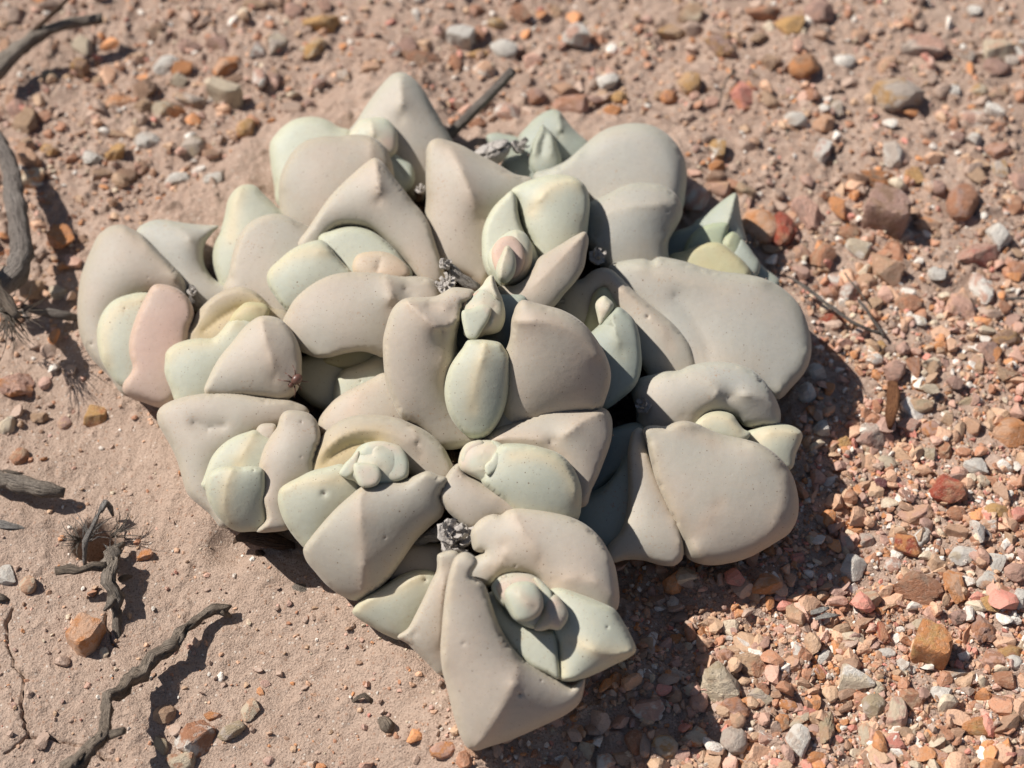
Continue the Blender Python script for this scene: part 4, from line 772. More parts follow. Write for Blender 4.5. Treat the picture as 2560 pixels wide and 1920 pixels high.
# the small brown bug on the keeled leaf
from mathutils.bvhtree import BVHTree
def on_surface(o, p):
    w = Vector((0, 0, 0)); q = o
    while q: w += Vector(q.location); q = q.parent
    tr = BVHTree.FromPolygons([v.co + w for v in o.data.vertices], [tuple(f.vertices) for f in o.data.polygons])
    h = tr.ray_cast(Vector(CAM), Vector(rays([p])[0]))
    return np.array(h[0]), np.array(h[1])
P0, N0 = on_surface(h4['o'], px('C', [(1650, 1455)])[0])
m, t, bs = newmat('bug_shell'); bs.inputs['Base Color'].default_value = (.12, .055, .040, 1); bs.inputs['Roughness'].default_value = .4; M['bug'] = m
bug = empty('bug', tuple(P0), label='small brown bug clinging low on the keeled leaf', category='insect')
zx = Vector(N0); xx = zx.orthogonal().normalized(); Q = np.array([xx, zx.cross(xx), zx]).T
def blob(c, r, n=12, m_=8):
    v = [(c[0], c[1], c[2]-r[2])]; f = []
    for i in range(1, m_):
        a = math.pi*i/m_-math.pi/2
        for k in range(n): v.append((c[0]+r[0]*math.cos(a)*math.cos(2*math.pi*k/n), c[1]+r[1]*math.cos(a)*math.sin(2*math.pi*k/n), c[2]+r[2]*math.sin(a)))
    v.append((c[0], c[1], c[2]+r[2])); top = len(v)-1
    for k in range(n):
        f.append((0, 1+(k+1) % n, 1+k)); f.append((top, top-n+k, top-n+(k+1) % n))
    for i in range(m_-2):
        for k in range(n): f.append((1+i*n+k, 1+i*n+(k+1) % n, 1+(i+1)*n+(k+1) % n, 1+(i+1)*n+k))
    return np.array(v), f
for nm, c, r in (('abdomen', (.0002, 0, .0011), (.00125, .0010, .0009)), ('head', (-.0014, 0, .0009), (.0006, .0006, .0005))):
    v, f = blob(c, r); mesh_obj(nm, P0 + v@Q.T, f, m, bug)
for k in range(6):
    sg = 1 if k % 2 else -1; x = (-.0010, -.0003, .0004)[k//2]; sp_ = (-.9, -.1, .8)[k//2]
    pts = np.array([(x, sg*.0006, .0009), (x+sp_*.0008, sg*.0015, .0013), (x+sp_*.0016, sg*.0024, .0001)])
    v, f, _, _ = tube_data(P0 + pts@Q.T, [.00014, .00011, .00007], nseg=6, step=.0005, rough=0); mesh_obj('leg', v, f, m, bug)

# ---------------------------------------------------------------- stones
PAL = dict(white=(.80,.74,.66), cream=(.64,.53,.39), peach=(.66,.40,.26), pink=(.62,.37,.28), ochre=(.58,.34,.14), orange=(.62,.27,.11), rust=(.47,.225,.13), red=(.38,.085,.05), salmon=(.62,.25,.19),
           brown=(.36,.22,.145), mauve=(.45,.28,.225), grey=(.60,.50,.42), olive=(.47,.37,.245), tan=(.53,.35,.225), dark=(.09,.06,.05), maroon=(.17,.055,.06), blue=(.58,.54,.51))
m, t, bs = newmat('stone'); g = N(t)
oi = g.n('ObjectInfo'); tc = g.n('TexCoord').outputs['Object']
offv = g.n('VectorMath', {0: tc, 1: g.n('CombineXYZ', {0: g.math('MULTIPLY', oi.outputs['Random'], 40.), 1: g.math('MULTIPLY', oi.outputs['Random'], 17.)}).outputs[0]}, operation='ADD').outputs[0]
tint = g.n('Attribute', attribute_name='tint', attribute_type='OBJECT').outputs['Color']
n1 = g.n('TexNoise', {'Vector': offv, 'Scale': 1.1, 'Detail': 5., 'Roughness': .6, 'Distortion': .4}).outputs[0]
n2 = g.n('TexNoise', {'Vector': offv, 'Scale': 5., 'Detail': 6., 'Roughness': .7}).outputs[0]
n3 = g.n('TexNoise', {'Vector': offv, 'Scale': 16., 'Detail': 3., 'Roughness': .7}).outputs[0]
c = g.mix(g.ramp(n1, .48, .60), oi.outputs['Color'], tint)
c = g.mix(g.ramp(n2, .54, .82, 0., .6), c, g.mix(.4, oi.outputs['Color'], (.14, .07, .045)))
c = g.mix(g.ramp(n2, .48, .30, 0., .7), c, g.mix(.45, oi.outputs['Color'], (.78, .66, .56)))
c = g.mix(g.ramp(n3, .6, .78, 0., .42), c, (.22, .12, .08))
du = g.n('TexNoise', {'Vector': offv, 'Scale': 2.2, 'Detail': 6.}).outputs[0]
c = g.mix(g.ramp(du, .55, .76, 0., .5), c, (.47, .32, .225))
t.links.new(c, bs.inputs['Base Color'])
bs.inputs['Roughness'].default_value = .55; bs.inputs['Specular IOR Level'].default_value = .35
t.links.new(g.ramp(n2, .3, .7, .26, .7), bs.inputs['Roughness'])
t.links.new(g.n('Bump', {'Height': g.math('ADD', n2, g.math('MULTIPLY', n3, .4)), 'Strength': .55, 'Distance': .25}).outputs[0], bs.inputs['Normal'])
M['stone'] = m
def ico(sub):
    bm = bmesh.new(); bmesh.ops.create_icosphere(bm, subdivisions=sub, radius=1.0)
    v = np.array([x.co[:] for x in bm.verts]); f = np.array([[q.index for q in x.verts] for x in bm.faces]); bm.free(); return v, f
def rock_verts(v, rng, cuts, lo, hi, rough, nz=1.7):
    v = v.copy()
    for k in range(cuts):
        n = rng.normal(size=3); n /= np.linalg.norm(n); d = rng.uniform(lo, hi); s = v@n; over = s > d
        v[over] -= np.outer(s[over]-d, n)*rng.uniform(.88, 1.)
    o = rng.uniform(0, 50, 2)
    d = vnoise(v[:, 0]*nz+v[:, 2]*nz*.7+o[0], v[:, 1]*nz-v[:, 2]*nz*.6+o[1], 3) + .5*vnoise(v[:, 0]*nz*2.3-v[:, 2]*nz+o[1], v[:, 1]*nz*2.3+v[:, 2]*nz*1.7+o[0], 4)
    return v*(1+rough*d)[:, None]
IV, IF = ico(4)
ROCKS = {}
rg = np.random.default_rng(5)
for kind, n, cuts, lo, hi, ro in (('angular', 14, 13, .42, .74, .03), ('rounded', 7, 7, .72, .95, .07), ('rough', 10, 11, .40, .75, .13), ('block', 5, 0, 0, 0, .05)):
    ROCKS[kind] = []
    for k in range(n):
        if kind == 'block':
            p = 11.; v = IV/(np.abs(IV)**p).sum(1)[:, None]**(1/p); v = rock_verts(v*.82, rg, 4, .75, .95, .05)
        else: v = rock_verts(IV, rg, cuts, lo, hi, ro)
        fine = vnoise(v[:, 0]*6+k, v[:, 1]*6+v[:, 2]*5, k)*.02 + vnoise(v[:, 0]*13+v[:, 2]*9, v[:, 1]*13-v[:, 2]*7+k, k+5)*.010
        v = v*(1+fine*(2. if kind == 'rough' else 1.))[:, None]
        v /= np.abs(v).max(0)
        me = bpy.data.meshes.new('stone_'+kind); me.from_pydata(v.tolist(), [], IF.tolist()); me.materials.append(M['stone'])
        me.polygons.foreach_set('use_smooth', [True]*len(me.polygons)); me.set_sharp_from_angle(angle=R(26)); me.update(); ROCKS[kind].append(me)
STONES = '''
g1|690 330 190 200 cream angular|40 70 100 120 tan|30 350 130 160 peach|690 560 130 140 brown-ochre block|420 640 170 130 olive|140 910 150 170 mauve-pink rounded|180 800 110 110 tan|240 1050 250 270 tan rough|980 260 140 90 rust|950 140 100 80 rust|1240 790 210 190 brown rough|1020 920 250 170 peach-orange angular|1240 950 160 130 tan|1420 960 210 170 cream-ochre|1440 560 230 190 white-grey|1600 620 220 110 orange angular|1550 700 150 130 cream|1960 590 200 230 orange-peach|1640 880 280 170 grey-tan|1800 950 100 100 rust-dark|1950 850 270 170 cream block|2030 710 200 100 brown|2140 720 110 120 rust rounded|2020 1010 110 120 rust-mauve|2130 1130 160 170 ochre-peach rounded|1270 1240 210 180 white-grey rounded|1650 1280 200 220 grey-olive|1020 1350 180 180 ochre rough|430 1310 190 110 ochre-tan|240 1280 170 140 peach-tan|260 1410 200 150 peach block|300 1570 260 200 cream-orange rough|790 1400 180 140 white|880 1520 200 140 tan-mauve|1080 1530 210 150 brown rounded|1250 1460 150 150 brown-pink|1440 1270 140 90 pink-brown|1840 1380 170 110 brown-pink|1530 1580 210 100 white rounded|1880 1620 200 120 white-grey|1160 1630 120 90 rust-pink|1650 390 220 130 mauve-brown rough|1900 390 220 170 mauve-brown rough|1480 290 150 90 rust-orange|1330 230 150 180 brown-tan rough|1920 20 140 70 orange|2150 30 150 100 tan|2150 830 90 90 white|850 640 160 110 tan-peach|860 520 110 70 pink-brown|1000 1190 190 80 tan-rust|1780 1070 110 80 white
g2|250 30 220 120 tan|430 30 210 120 brown-dark rough|610 120 170 130 mauve-pink|830 230 320 190 ochre rough|780 440 230 180 ochre-cream|880 60 150 130 pink-tan|1060 80 120 100 cream|460 430 190 220 grey-cream rough|300 480 130 150 white-mauve|310 730 120 190 pink-white rounded|420 700 140 170 mauve-tan|1030 700 120 140 grey-tan|840 750 140 130 mauve-grey|1350 270 90 80 rust|1600 420 200 150 mauve-brown rough|1700 550 330 170 brown-rust rough|2050 360 210 200 white block|1480 500 160 130 pink-white|2000 570 110 160 rust|2150 100 130 160 rust-pink|740 930 120 130 mauve|1440 30 110 90 rust-brown|1690 40 130 110 white-pink|1260 660 190 150 peach-tan
g3|240 110 150 150 rust-pink|620 110 230 230 rust-brown rough|400 220 180 130 ochre-cream|290 300 130 170 rust-pink|490 420 240 170 white rounded|270 470 200 80 ochre rounded|400 530 90 90 orange|310 610 190 170 peach-white|1090 310 260 240 white-pink angular|930 70 140 120 tan-peach|1390 700 200 180 white angular|1520 660 110 110 rust|1480 850 130 110 ochre|1410 970 170 130 orange angular|1000 760 280 150 peach angular|1080 900 310 200 pink-rust|780 850 200 170 mauve-rust|800 710 100 80 white|510 960 240 250 pink-white|250 1080 160 130 rust|130 1220 120 100 orange-rust|1910 830 150 130 orange-rust|2090 730 200 200 ochre-tan|1900 250 280 190 tan-ochre rough|2110 110 250 230 tan-cream rough|1950 1120 140 90 dark-brown|2110 940 110 80 mauve-pink|1550 200 120 90 rust-brown|2110 1520 120 90 rust-brown|1200 170 100 90 white
g4|950 560 380 330 mauve-ochre rough|1400 170 420 250 rust-brown rough|1720 370 330 260 ochre angular|2050 200 330 280 mauve-pink|1880 850 340 270 orange-brown rounded|1180 1100 310 410 salmon-orange rough|1970 1160 180 180 rust-pink|860 820 190 120 peach-pink rounded|640 390 110 110 rust-pink|1450 1220 120 90 mauve-rust|1930 590 180 110 peach-white|830 980 100 120 rust-brown|1790 1440 240 160 white-grey|2120 1490 260 280 peach-orange|1360 500 220 150 tan|1500 780 300 220 tan-brown rough|1330 1500 150 130 pink-grey|1220 1520 90 110 orange
g5|300 470 240 180 peach-pink|240 200 160 120 tan-pink|1060 610 530 360 pink-grey rough|620 780 220 250 peach-tan|130 750 270 170 white|720 510 150 80 rust|800 1130 640 420 grey-ochre angular|1370 1080 240 150 white rounded|1880 560 400 300 cream-peach|1890 790 320 230 mauve rough|1590 640 180 170 grey-brown|1880 1130 240 180 tan-pink|1850 1360 220 170 white-grey block|1640 1400 290 240 pink-white|690 1510 150 140 rust-red|970 1490 150 120 peach-tan|60 1040 130 140 rust rounded|360 1050 130 120 mauve-rust|270 890 170 100 rust-pink|1660 120 190 140 white|1900 1530 220 160 rust-pink|1690 1090 170 150 cream-ochre|60 1290 180 260 grey-olive|2150 560 110 250 white|2090 700 190 130 grey-white
g6|880 360 200 260 ochre-white angular|880 570 180 160 orange|630 1000 270 350 pink-white rounded|900 820 330 200 peach-pink|1230 850 210 230 tan-olive|1230 980 140 220 pink-tan|1600 800 210 90 rust-pink|1380 1280 400 420 peach-orange rounded|1620 1290 320 400 red-rust rough|1950 1100 300 420 pink-mauve rough|2100 400 150 250 white-pink block|2130 620 130 120 tan|1850 1540 200 170 peach-pink rounded|2120 1500 260 280 rust-pink|1140 360 180 130 tan-brown|1320 690 150 120 pink-white|620 660 110 80 ochre-brown|1500 1500 250 120 tan|1750 1080 200 250 peach-pink rough
g7|720 420 260 330 grey-white|530 690 420 230 orange-brown rough|950 640 270 270 ochre-rust rough|1110 790 150 180 peach-white|1220 810 170 180 mauve|1500 970 330 420 rust-mauve rounded|1900 1310 340 400 white angular|1100 1190 310 250 peach-orange|630 1100 460 480 mauve-brown block|70 1030 180 290 orange-rust|320 1480 310 250 cream-white angular|200 1290 280 200 rust-tan|1700 1530 560 280 pink-salmon rough|1600 270 230 200 white-grey|1450 250 200 170 mauve|1550 520 200 180 peach|1900 390 420 220 pink-rust rough|1940 560 200 240 grey-ochre|2130 700 180 230 mauve-pink|2110 970 200 220 rust-peach|840 1300 210 170 grey-mauve rounded|700 1470 280 220 rust|600 1570 240 170 peach
g8|170 120 150 140 peach-pink|350 150 220 260 rust-tan|490 210 140 100 white-pink|930 270 370 330 peach-tan angular|760 390 170 160 peach-tan rounded|430 460 180 220 rust-pink|600 450 220 220 pink-white|490 330 160 150 white-pink|1430 320 190 150 white angular|1830 420 220 290 white-pink rough|1650 610 290 320 pink-peach rough|2140 230 200 280 rust-pink|1140 570 240 180 rust-brown|840 620 180 180 tan|1220 750 170 110 white-cream|1430 980 160 110 orange-peach rounded|1585 940 100 70 white|440 750 220 220 red-rust rough|690 880 190 110 pink-white|880 1000 160 210 ochre-tan|810 1140 170 120 white-peach|640 1090 100 90 cream|1020 1240 260 220 pink-mauve|1190 1190 140 280 rust-mauve|1360 1220 130 190 tan|1240 1350 150 120 orange-peach|1340 1430 210 120 cream|1240 1540 260 130 tan-olive|1900 1030 250 230 mauve-pink rough|1770 1160 180 210 tan-pink rough|2030 1260 240 170 tan-rust rough|1860 790 130 90 pink|2050 890 260 170 brown-ochre|1720 1470 260 90 olive-tan|1450 1510 100 100 mauve-pink|180 1510 180 180 white-blue|1560 1330 160 160 mauve|1650 1280 130 120 pink|270 1330 260 200 white-grey
g9|790 350 310 300 mauve-grey rough|520 430 200 140 ochre|1150 240 230 160 pink-grey|1350 280 160 150 pink-orange|1520 190 130 150 tan|1480 890 300 260 red-rust rough|870 810 150 120 maroon rounded|1760 660 210 210 white|1320 510 230 140 cream-olive|940 590 180 140 cream|790 610 140 170 peach|1180 580 100 110 orange-tan|1085 560 90 120 pink-tan|1470 470 170 230 rust-tan|1640 480 130 100 peach|1740 260 200 140 peach|2070 330 400 270 orange-peach angular|1930 1090 240 170 ochre|1880 1190 170 140 peach-white|1200 1090 450 230 peach-pink rough|1110 1360 240 240 orange-red angular|1260 1310 200 210 white-grey angular|1570 1270 190 110 peach block|1640 1480 300 190 white-cream|1920 1530 190 200 white angular|1580 1080 170 130 rust|800 1080 90 80 white|900 1320 120 110 mauve-brown|560 1310 250 180 grey-dark|750 1290 150 150 grey-pink|620 1560 260 250 white angular|1010 1530 160 130 pink-white|320 330 170 160 white-blue|1180 740 110 80 olive-white|1890 1330 120 90 white|2110 1620 200 120 peach
g10|100 390 200 240 tan-peach rough|190 260 120 110 orange-rust rough|460 190 110 130 cream|680 300 220 140 peach-cream|1120 170 400 250 rust-brown rough|1420 190 200 320 orange-peach rough|1660 160 210 170 white-peach|1890 110 200 140 pink|1730 350 210 130 ochre-cream|1940 330 220 190 white|1460 420 200 140 mauve-dark|1670 540 240 230 rust-mauve rough|1140 470 150 90 cream-olive|1220 690 280 310 orange-ochre block|810 540 110 180 rust-red|550 470 100 90 salmon|850 710 200 110 white|990 840 140 150 white-grey|930 860 150 130 olive|100 720 110 150 white-pink|330 750 150 110 white|70 830 160 140 peach-pink|280 860 140 160 orange-brown|580 940 320 230 cream-white angular|770 1010 130 110 cream rounded|790 880 110 100 rust-brown|570 740 100 110 mauve|160 990 140 120 cream-peach angular|430 1090 90 110 ochre-cream|740 1170 180 190 olive-grey|1040 1090 250 200 rust-tan|910 1260 180 250 pink-cream|890 1460 210 150 salmon-pink rough|1320 1040 190 150 white|1490 990 140 90 white-cream|1380 1170 110 90 cream|1420 880 190 140 tan-grey|1710 790 220 180 pink-rust|1890 820 130 110 white rounded|1870 710 200 140 ochre-rust|1830 950 170 170 rust-peach|1790 1140 240 190 rust-mauve|1650 1330 340 160 orange-ochre|1400 1380 170 100 peach|1390 1260 150 90 mauve-brown|1260 1440 130 180 peach-tan|1270 1610 180 160 orange-pink|330 1330 160 260 olive-tan|130 1440 210 250 white-grey|130 1270 200 90 cream-peach|60 1170 130 130 pink-mauve|180 1120 100 80 ochre|690 1390 140 190 cream-peach|590 1540 140 90 orange-peach|260 1600 170 120 orange|400 1590 90 110 grey|1920 1260 140 130 tan|1940 1600 150 150 mauve-tan|1010 1360 100 80 pink-white|740 1640 130 60 cream|550 1120 120 80 grey-pink
g11|1240 1020 310 270 cream-olive rough|1470 860 260 190 tan-rust rough|1270 800 140 110 pink-rust|1540 720 160 130 pink|1140 840 190 110 pink-tan|1670 970 160 130 mauve-rust|1540 1120 200 130 cream-grey rough|1750 490 190 190 peach-pink rough|1560 300 270 180 orange-peach angular|1640 630 100 90 white-pink|1800 790 100 130 pink-white|1050 1400 210 170 cream-orange|1340 1440 200 190 grey-mauve|1360 1310 120 130 peach-tan|1570 1430 150 110 pink-white|790 1490 220 160 cream-ochre rounded|580 1460 160 170 rust-peach|200 1540 160 150 cream-tan|360 1610 170 170 white-peach|360 1470 120 80 pink|660 1230 270 160 pink-white|1020 1220 110 120 pink-white|1010 1070 150 120 cream-grey|1350 1220 240 130 rust-mauve rough|1740 1180 150 100 orange-pink|1800 1430 110 170 pink|1200 690 80 90 white|1110 440 90 80 blue-grey|1240 350 100 80 pink-white|890 660 130 90 orange|660 610 100 90 pink|780 1000 80 60 white|1700 1320 140 130 orange-tan|900 960 170 110 grey
g12|440 540 260 230 orange-rust rough|510 440 90 80 brown-grey|650 370 90 80 orange|480 770 140 70 orange-brown|360 710 80 80 peach-ochre|490 830 120 80 mauve-pink|400 940 180 110 cream|230 900 190 200 tan rough|920 200 110 70 rust|100 1570 260 180 pink-orange rough
g13|130 250 280 160 pink-peach rough|750 460 200 190 ochre-orange angular|510 480 110 110 mauve-tan|60 520 140 150 cream-white rounded|50 790 90 90 white-mauve|160 790 130 140 rust-tan|270 770 70 50 orange|290 440 170 110 tan rough|690 1010 90 90 ochre-tan|700 1200 80 80 orange-tan|60 1100 110 80 orange|370 1520 80 50 orange|1170 1580 130 100 orange-pink rough|820 190 130 90 tan-peach|1240 965 50 45 orange
g14|690 640 215 270 peach-orange block|60 170 150 190 white|240 230 140 130 peach-cream rounded|360 390 90 60 rust|370 445 70 60 orange|600 860 80 50 white|690 840 70 80 grey|1770 340 60 60 orange|1460 700 90 90 peach|1910 580 110 90 tan-olive|1400 960 130 90 cream-ochre|1310 1230 170 130 tan-brown|1160 1170 80 80 rust|1570 1140 90 60 rust-brown|1840 1360 210 150 olive-grey|1550 1420 330 320 rust-white rough|1430 1590 250 200 cream-rust rough|1270 1450 110 160 olive|1150 1320 90 60 cream|1690 1250 180 80 orange-pink|1990 1200 150 180 cream-peach|600 1150 80 50 rust
g15|1065 960 100 80 pink-rust|1115 985 50 60 white-pink|850 1110 80 80 brown-rust block|1420 1470 100 70 peach-rust|1480 1600 180 110 pink-orange|1670 1620 120 80 peach|960 750 60 40 pink-white|760 1470 50 50 rust|700 1450 70 50 tan|190 930 130 60 rust-tan|570 1640 120 70 peach-white|1310 1570 60 50 rust
'''
stones = []
for line in STONES.strip().splitlines():
    crop, *items = line.split('|')
    for it in items:
        q = it.split(); x, y, w, h = map(float, q[:4]); sc = CROP[crop][2]
        P = px(crop, [(x, y)])[0]; stones.append([P[0], P[1], w/sc, h/sc, q[4], q[5] if len(q) > 5 else None])
stones.sort(key=lambda s: -s[2]*s[3])
keep = []
for s in stones:
    if all(math.hypot(s[0]-k[0], s[1]-k[1]) > .42*min(s[2], k[2])+.1*s[2] for k in keep): keep.append(s)
stones = keep[:298]; small_stones = keep[298:]
LAND = [((380,1660),'the bent twig'), ((265,1480),'the forked root'), ((90,1215),'the short thick stick'), ((45,560),'the thick grey stem'), ((150,70),'the dead branch'), ((1200,260),'the leaning grey stick'),
        ((2325,1628),'the orange block stone'), ((2062,1535),'the white wood chip'), ((2174,1095),'the pitted round stone'), ((2361,1241),'the red jagged stone'), ((2130,780),'the thin pale twig'), ((2253,245),'the grey-ochre rock'),
        ((1930,580),'the split peach rock'), ((2450,632),'the flat pink rock'), ((2492,585),'the pale edge rock'), ((2217,539),'the mauve block'), ((2405,510),'the smooth rusty stone'), ((1000,290),'the tall back leaf'),
        ((1850,740),'the broad flat leaf'), ((1250,1760),'the lowest keeled leaf'), ((320,740),'the far sunny leaf'), ((160,595),'the rough orange rock'), ((800,67),'the ochre lump'), ((1154,104),'the square white stone'), ((1856,239),'the orange-red rock'),
        ((1980,1090),'the pointed pale leaf'), ((1804,1712),'the lumpy cream rock'), ((1615,1780),'the pinkish slab'), ((485,1845),'the rust-white rock'), ((216,1600),'the five-sided peach stone'), ((250,1340),'the frayed tuft'), ((1435,90),'the white wedge stone'), ((2130,1450),'the two-tone stone'), ((1600,440),'the round grey leaf')]
FIXED = {(2325,1628):'sharp orange block-shaped stone standing on the gravel', (2174,1095):'pitted round mauve grey stone at the shadow edge', (2361,1241):'jagged deep red stone alone on pale sand', (2253,245):'big angular rock, ochre on one side and grey on the other',
         (2450,632):'long flat salmon pink rock by the frame edge', (2217,539):'big mauve brown block cracked across its top', (2405,510):'smooth upright rusty stone with a mauve half', (160,595):'rough orange rock between grey stem and far leaf', (800,67):'knobbly ochre lump in the far gravel',
         (1856,239):'upright salmon and orange rock beside a dark stalk', (1804,1712):'lumpy cream rock at the tip of the shadow', (216,1600):'five-sided peach stone on the silt beside the bent twig', (1435,90):'white wedge stone with a pink point', (485,1845):'flat rust and white rock sunk in the silt', (1154,104):'square white stone near the far edge', (1899,578):'smooth peach half of the split rock behind the spiky leaves', (1952,580):'dark red broken half of the split peach rock'}
ADJ = dict(angular='angular', rounded='rounded', rough='rough', block='blocky')
def where(p, i=0):
    d = sorted(((math.hypot(p[0]-a, p[1]-b), a, b, s) for (a, b), s in LAND if math.hypot(p[0]-a, p[1]-b) > 14), key=lambda z: z[0])[i]
    dx, dy = p[0]-d[1], p[1]-d[2]; near = d[0] < 110
    if abs(dy) > abs(dx): r = ('just ' if near else 'further ') + ('above' if dy < 0 else 'below')
    else: r = ('by ' if near else 'out from ') + ('the sunny side of' if dx < 0 else 'the shaded side of')
    return r + ' ' + d[3]
def size_word(s):
    a = math.sqrt(s[2]*s[3]); return 'large' if a > 70 else 'medium' if a > 48 else 'small' if a > 35 else 'tiny'
rr_ = random.Random(23); lab = []
for s in stones:
    kind = s[5] or rr_.choice(['angular', 'angular', 'angular', 'rough', 'rounded']); s[5] = kind
    c = s[4].split('-'); cw = '-'.join(c)
    fx = min(FIXED, key=lambda k: math.hypot(k[0]-s[0], k[1]-s[1]))
    if math.hypot(fx[0]-s[0], fx[1]-s[1]) < 24: lab.append(FIXED.pop(fx)); FIXED[(-999, -999)] = ''; continue
    lab.append((size_word(s), cw, ADJ[kind], where(s), s))
cnt = {}
for l in lab:
    if isinstance(l, tuple): cnt.setdefault(l[:4], []).append(l)
final = []
for l in lab:
    if isinstance(l, str): final.append(l); continue
    same = sorted(cnt[l[:4]], key=lambda z: -z[4][2]*z[4][3]); i = [id(z) for z in same].index(id(l)); n = len(same)
    if n == 1: sz_ = l[0]
    elif n == 2: sz_ = ('bigger ', 'lesser ')[i] + l[0]
    else: sz_ = ('largest ' if i == 0 else 'least ' if i == n-1 else ('second ', 'third ', 'fourth ', 'fifth ', 'sixth ')[i-1] + 'largest ') + l[0]
    final.append(f'{sz_} {l[1]} {l[2]} stone {l[3]}')
rk = np.random.default_rng(77)
def put_stone(s, label):
    x, y, w, h, col, kind = s
    wm, hm = w*PXM, h*PXM
    g0 = at_height([[x, y]], 0.)[0]; dist = float((g0-CAM)@FWD)/DIST; wm *= dist; hm *= dist
    sz = .42*min(wm, hm)*(1.6 if kind == 'block' else 1.)
    sy = max(.3*hm, math.sqrt(max((hm/2)**2 - (sz*math.cos(PITCH))**2, (.25*hm)**2))/math.sin(PITCH)); sx = wm/2
    zc = sz*rk.uniform(.08, .45)
    c = at_height([[x, y]], zc)[0]; c[2] = zc + float(ground_z(c[0], c[1]))
    o = bpy.data.objects.new('stone', ROCKS[kind][rk.integers(len(ROCKS[kind]))]); COL.objects.link(o)
    o.location = c; q = rk.uniform(-.35, .35); fl = rk.integers(2)*math.pi
    o.rotation_euler = (rk.uniform(-.2, .2), rk.uniform(-.2, .2), q + fl) if kind != 'block' else (rk.uniform(-.06, .06), rk.uniform(-.06, .06), -.4 + fl)
    o.scale = (sx*1.12, sy*1.12, sz*1.12)
    cs = col.split('-'); j = rk.uniform(.88, 1.1)
    o.color = (*[v*j for v in PAL[cs[0]]], 1); o['tint'] = [v*j for v in PAL[cs[-1]]] if len(cs) > 1 else [v*.82 for v in PAL[cs[0]]]
    o['label'] = label; o['category'] = 'stone'; o['group'] = 'loose stones on the soil'
    return o
for s, l in zip(stones, final): put_stone(s, l)

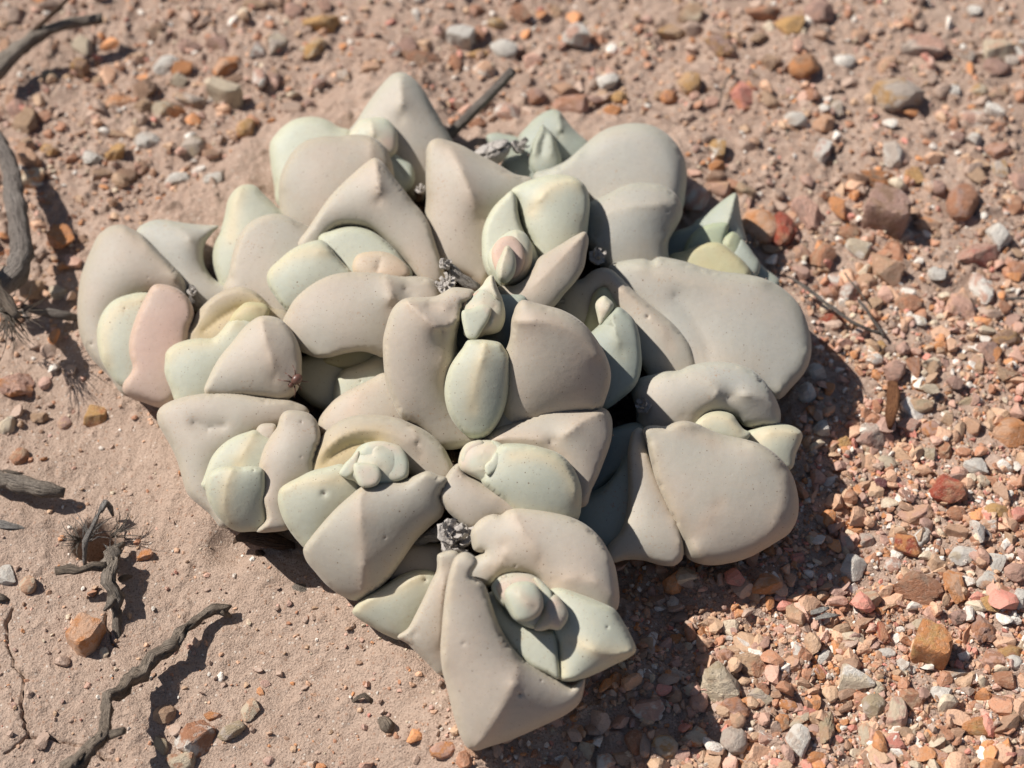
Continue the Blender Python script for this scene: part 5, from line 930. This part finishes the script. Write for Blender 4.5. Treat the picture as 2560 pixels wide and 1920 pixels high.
# ---------------------------------------------------------------- the finer gravel, far more than one could count
g_rng = np.random.default_rng(99)
pal_r = [PAL[k] for k in ('rust','peach','pink','tan','peach','cream','brown','mauve','salmon','white','orange','white','peach','pink','rust','tan')]
pal_t = [PAL[k] for k in ('tan','peach','pink','tan','brown','rust','peach','cream','mauve','orange','rust','white')] + [(.45,.325,.255)]*7
def gravel(name, n, r0, r1, sub, power, seed, silt_keep, label, extra=None):
    rg = np.random.default_rng(seed); BV, BF = ico(sub)
    U = rg.uniform([-90, -90], [2650, 2010], (n*3, 2))
    W = at_height(U, 0.)
    sl_ = silt(W[:, 0], W[:, 1]); clump = fbm(W[:, 0]*55, W[:, 1]*55, 31, 3)*.5+.5
    lowr = np.clip((U[:, 0]-1200)/900, 0, 1)*np.clip((U[:, 1]-300)/900, 0, 1)
    pk = (silt_keep + (1-silt_keep)*(1-sl_))*np.clip(.25+.9*clump, .05, 1)*(.45+.75*lowr)
    ok = (rg.random(len(U)) < pk) & ~inside(U, PLANT)
    U, W, lowr = U[ok][:n], W[ok][:n], lowr[ok][:n]; k = len(U)
    rad = r0*(r1/r0)**(rg.random(k)**power)
    variants = [rock_verts(BV, rg, 9, .32, .72, .04) for _ in range(24)]
    q = rg.normal(size=(k, 4)); q /= np.linalg.norm(q, axis=1)[:, None]; a, b, c, d = q.T
    Rm = np.stack((1-2*(c*c+d*d), 2*(b*c-a*d), 2*(b*d+a*c), 2*(b*c+a*d), 1-2*(b*b+d*d), 2*(c*d-a*b), 2*(b*d-a*c), 2*(c*d+a*b), 1-2*(b*b+c*c)), -1).reshape(k, 3, 3)
    scl = rg.uniform(.65, 1.35, (k, 3)); vi = rg.integers(24, size=k)
    B = np.array(variants)[vi]*scl[:, None]
    V = np.einsum('kij,kvj->kvi', Rm, B)*rad[:, None, None]; V[..., 2] *= .8
    cz = ground_z(W[:, 0], W[:, 1]) + rad*rg.uniform(.0, .5, k)
    V += np.stack((W[:, 0], W[:, 1], cz), -1)[:, None]
    fa = (BF[None] + (np.arange(k)*len(BV))[:, None, None]).reshape(-1, 3)
    red = rg.random(k) < (.22+.72*lowr)
    col = np.where(red[:, None], np.array(pal_r)[rg.integers(len(pal_r), size=k)], np.array(pal_t)[rg.integers(len(pal_t), size=k)])*rg.uniform(.75, 1.12, (k, 1))
    me = bpy.data.meshes.new(name); nv = k*len(BV)
    me.vertices.add(nv); me.vertices.foreach_set('co', V.ravel())
    me.loops.add(fa.size); me.loops.foreach_set('vertex_index', fa.ravel().astype(np.int32))
    me.polygons.add(len(fa)); me.polygons.foreach_set('loop_start', np.arange(0, fa.size, 3, dtype=np.int32)); me.update(calc_edges=True)
    me.attributes.new('grain', 'FLOAT_COLOR', 'POINT').data.foreach_set('color', np.repeat(np.column_stack((col, np.ones(k))), len(BV), 0).ravel().astype(np.float32))
    me.materials.append(M['grain']); me.polygons.foreach_set('use_smooth', np.zeros(len(fa), bool)); o = bpy.data.objects.new(name, me); link(o, None, kind='stuff', label=label)
m, t, bs = newmat('gravel_grain'); g = N(t)
cc = g.n('Attribute', attribute_name='grain').outputs['Color']; pos = g.n('NewGeometry').outputs['Position']
n1 = g.n('TexNoise', {'Vector': pos, 'Scale': 900., 'Detail': 5., 'Roughness': .65}).outputs[0]; n2 = g.n('TexNoise', {'Vector': pos, 'Scale': 3500., 'Detail': 2.}).outputs[0]
c = g.mix(g.ramp(n1, .45, .7, 0., .6), cc, (.48, .325, .235)); c = g.mix(g.ramp(n2, .55, .75, 0., .45), c, (.16, .09, .065)); c = g.mix(g.ramp(n1, .4, .25, 0., .35), c, (.66, .56, .48))
t.links.new(c, bs.inputs['Base Color']); bs.inputs['Roughness'].default_value = .6; bs.inputs['Specular IOR Level'].default_value = .35
t.links.new(g.n('Bump', {'Height': g.math('ADD', n1, g.math('MULTIPLY', n2, .5)), 'Strength': .5, 'Distance': .0006}).outputs[0], bs.inputs['Normal']); M['grain'] = m
gravel('gravel', 4600, .0009, .0027, 2, 2.0, 1, .025, 'loose small gravel strewn over the soil')
gravel('gravel', 26000, .00026, .0010, 1, 1.5, 2, .2, 'fine grit scattered over the soil crust')

# sand lodged in the seams between the leaves
rim = np.vstack(RIMS); q_ = np.random.default_rng(3); pick = q_.choice(len(rim), 420, replace=False); B0, F0 = ico(1); vs, fs = [], []
for k, i in enumerate(pick):
    c = rim[i] + q_.normal(size=3)*.0004 - FWD*.0002; r_ = q_.uniform(.00007, .00022)
    vs.append(c + rock_verts(B0, q_, 5, .5, .9, .1)*r_*q_.uniform(.7, 1.2, 3)); fs.append(F0 + k*len(B0))
o = mesh_obj('sand', np.vstack(vs), np.vstack(fs), M['soil'], None, smooth=False, kind='stuff', label='sand grains caught in the seams between the leaves')
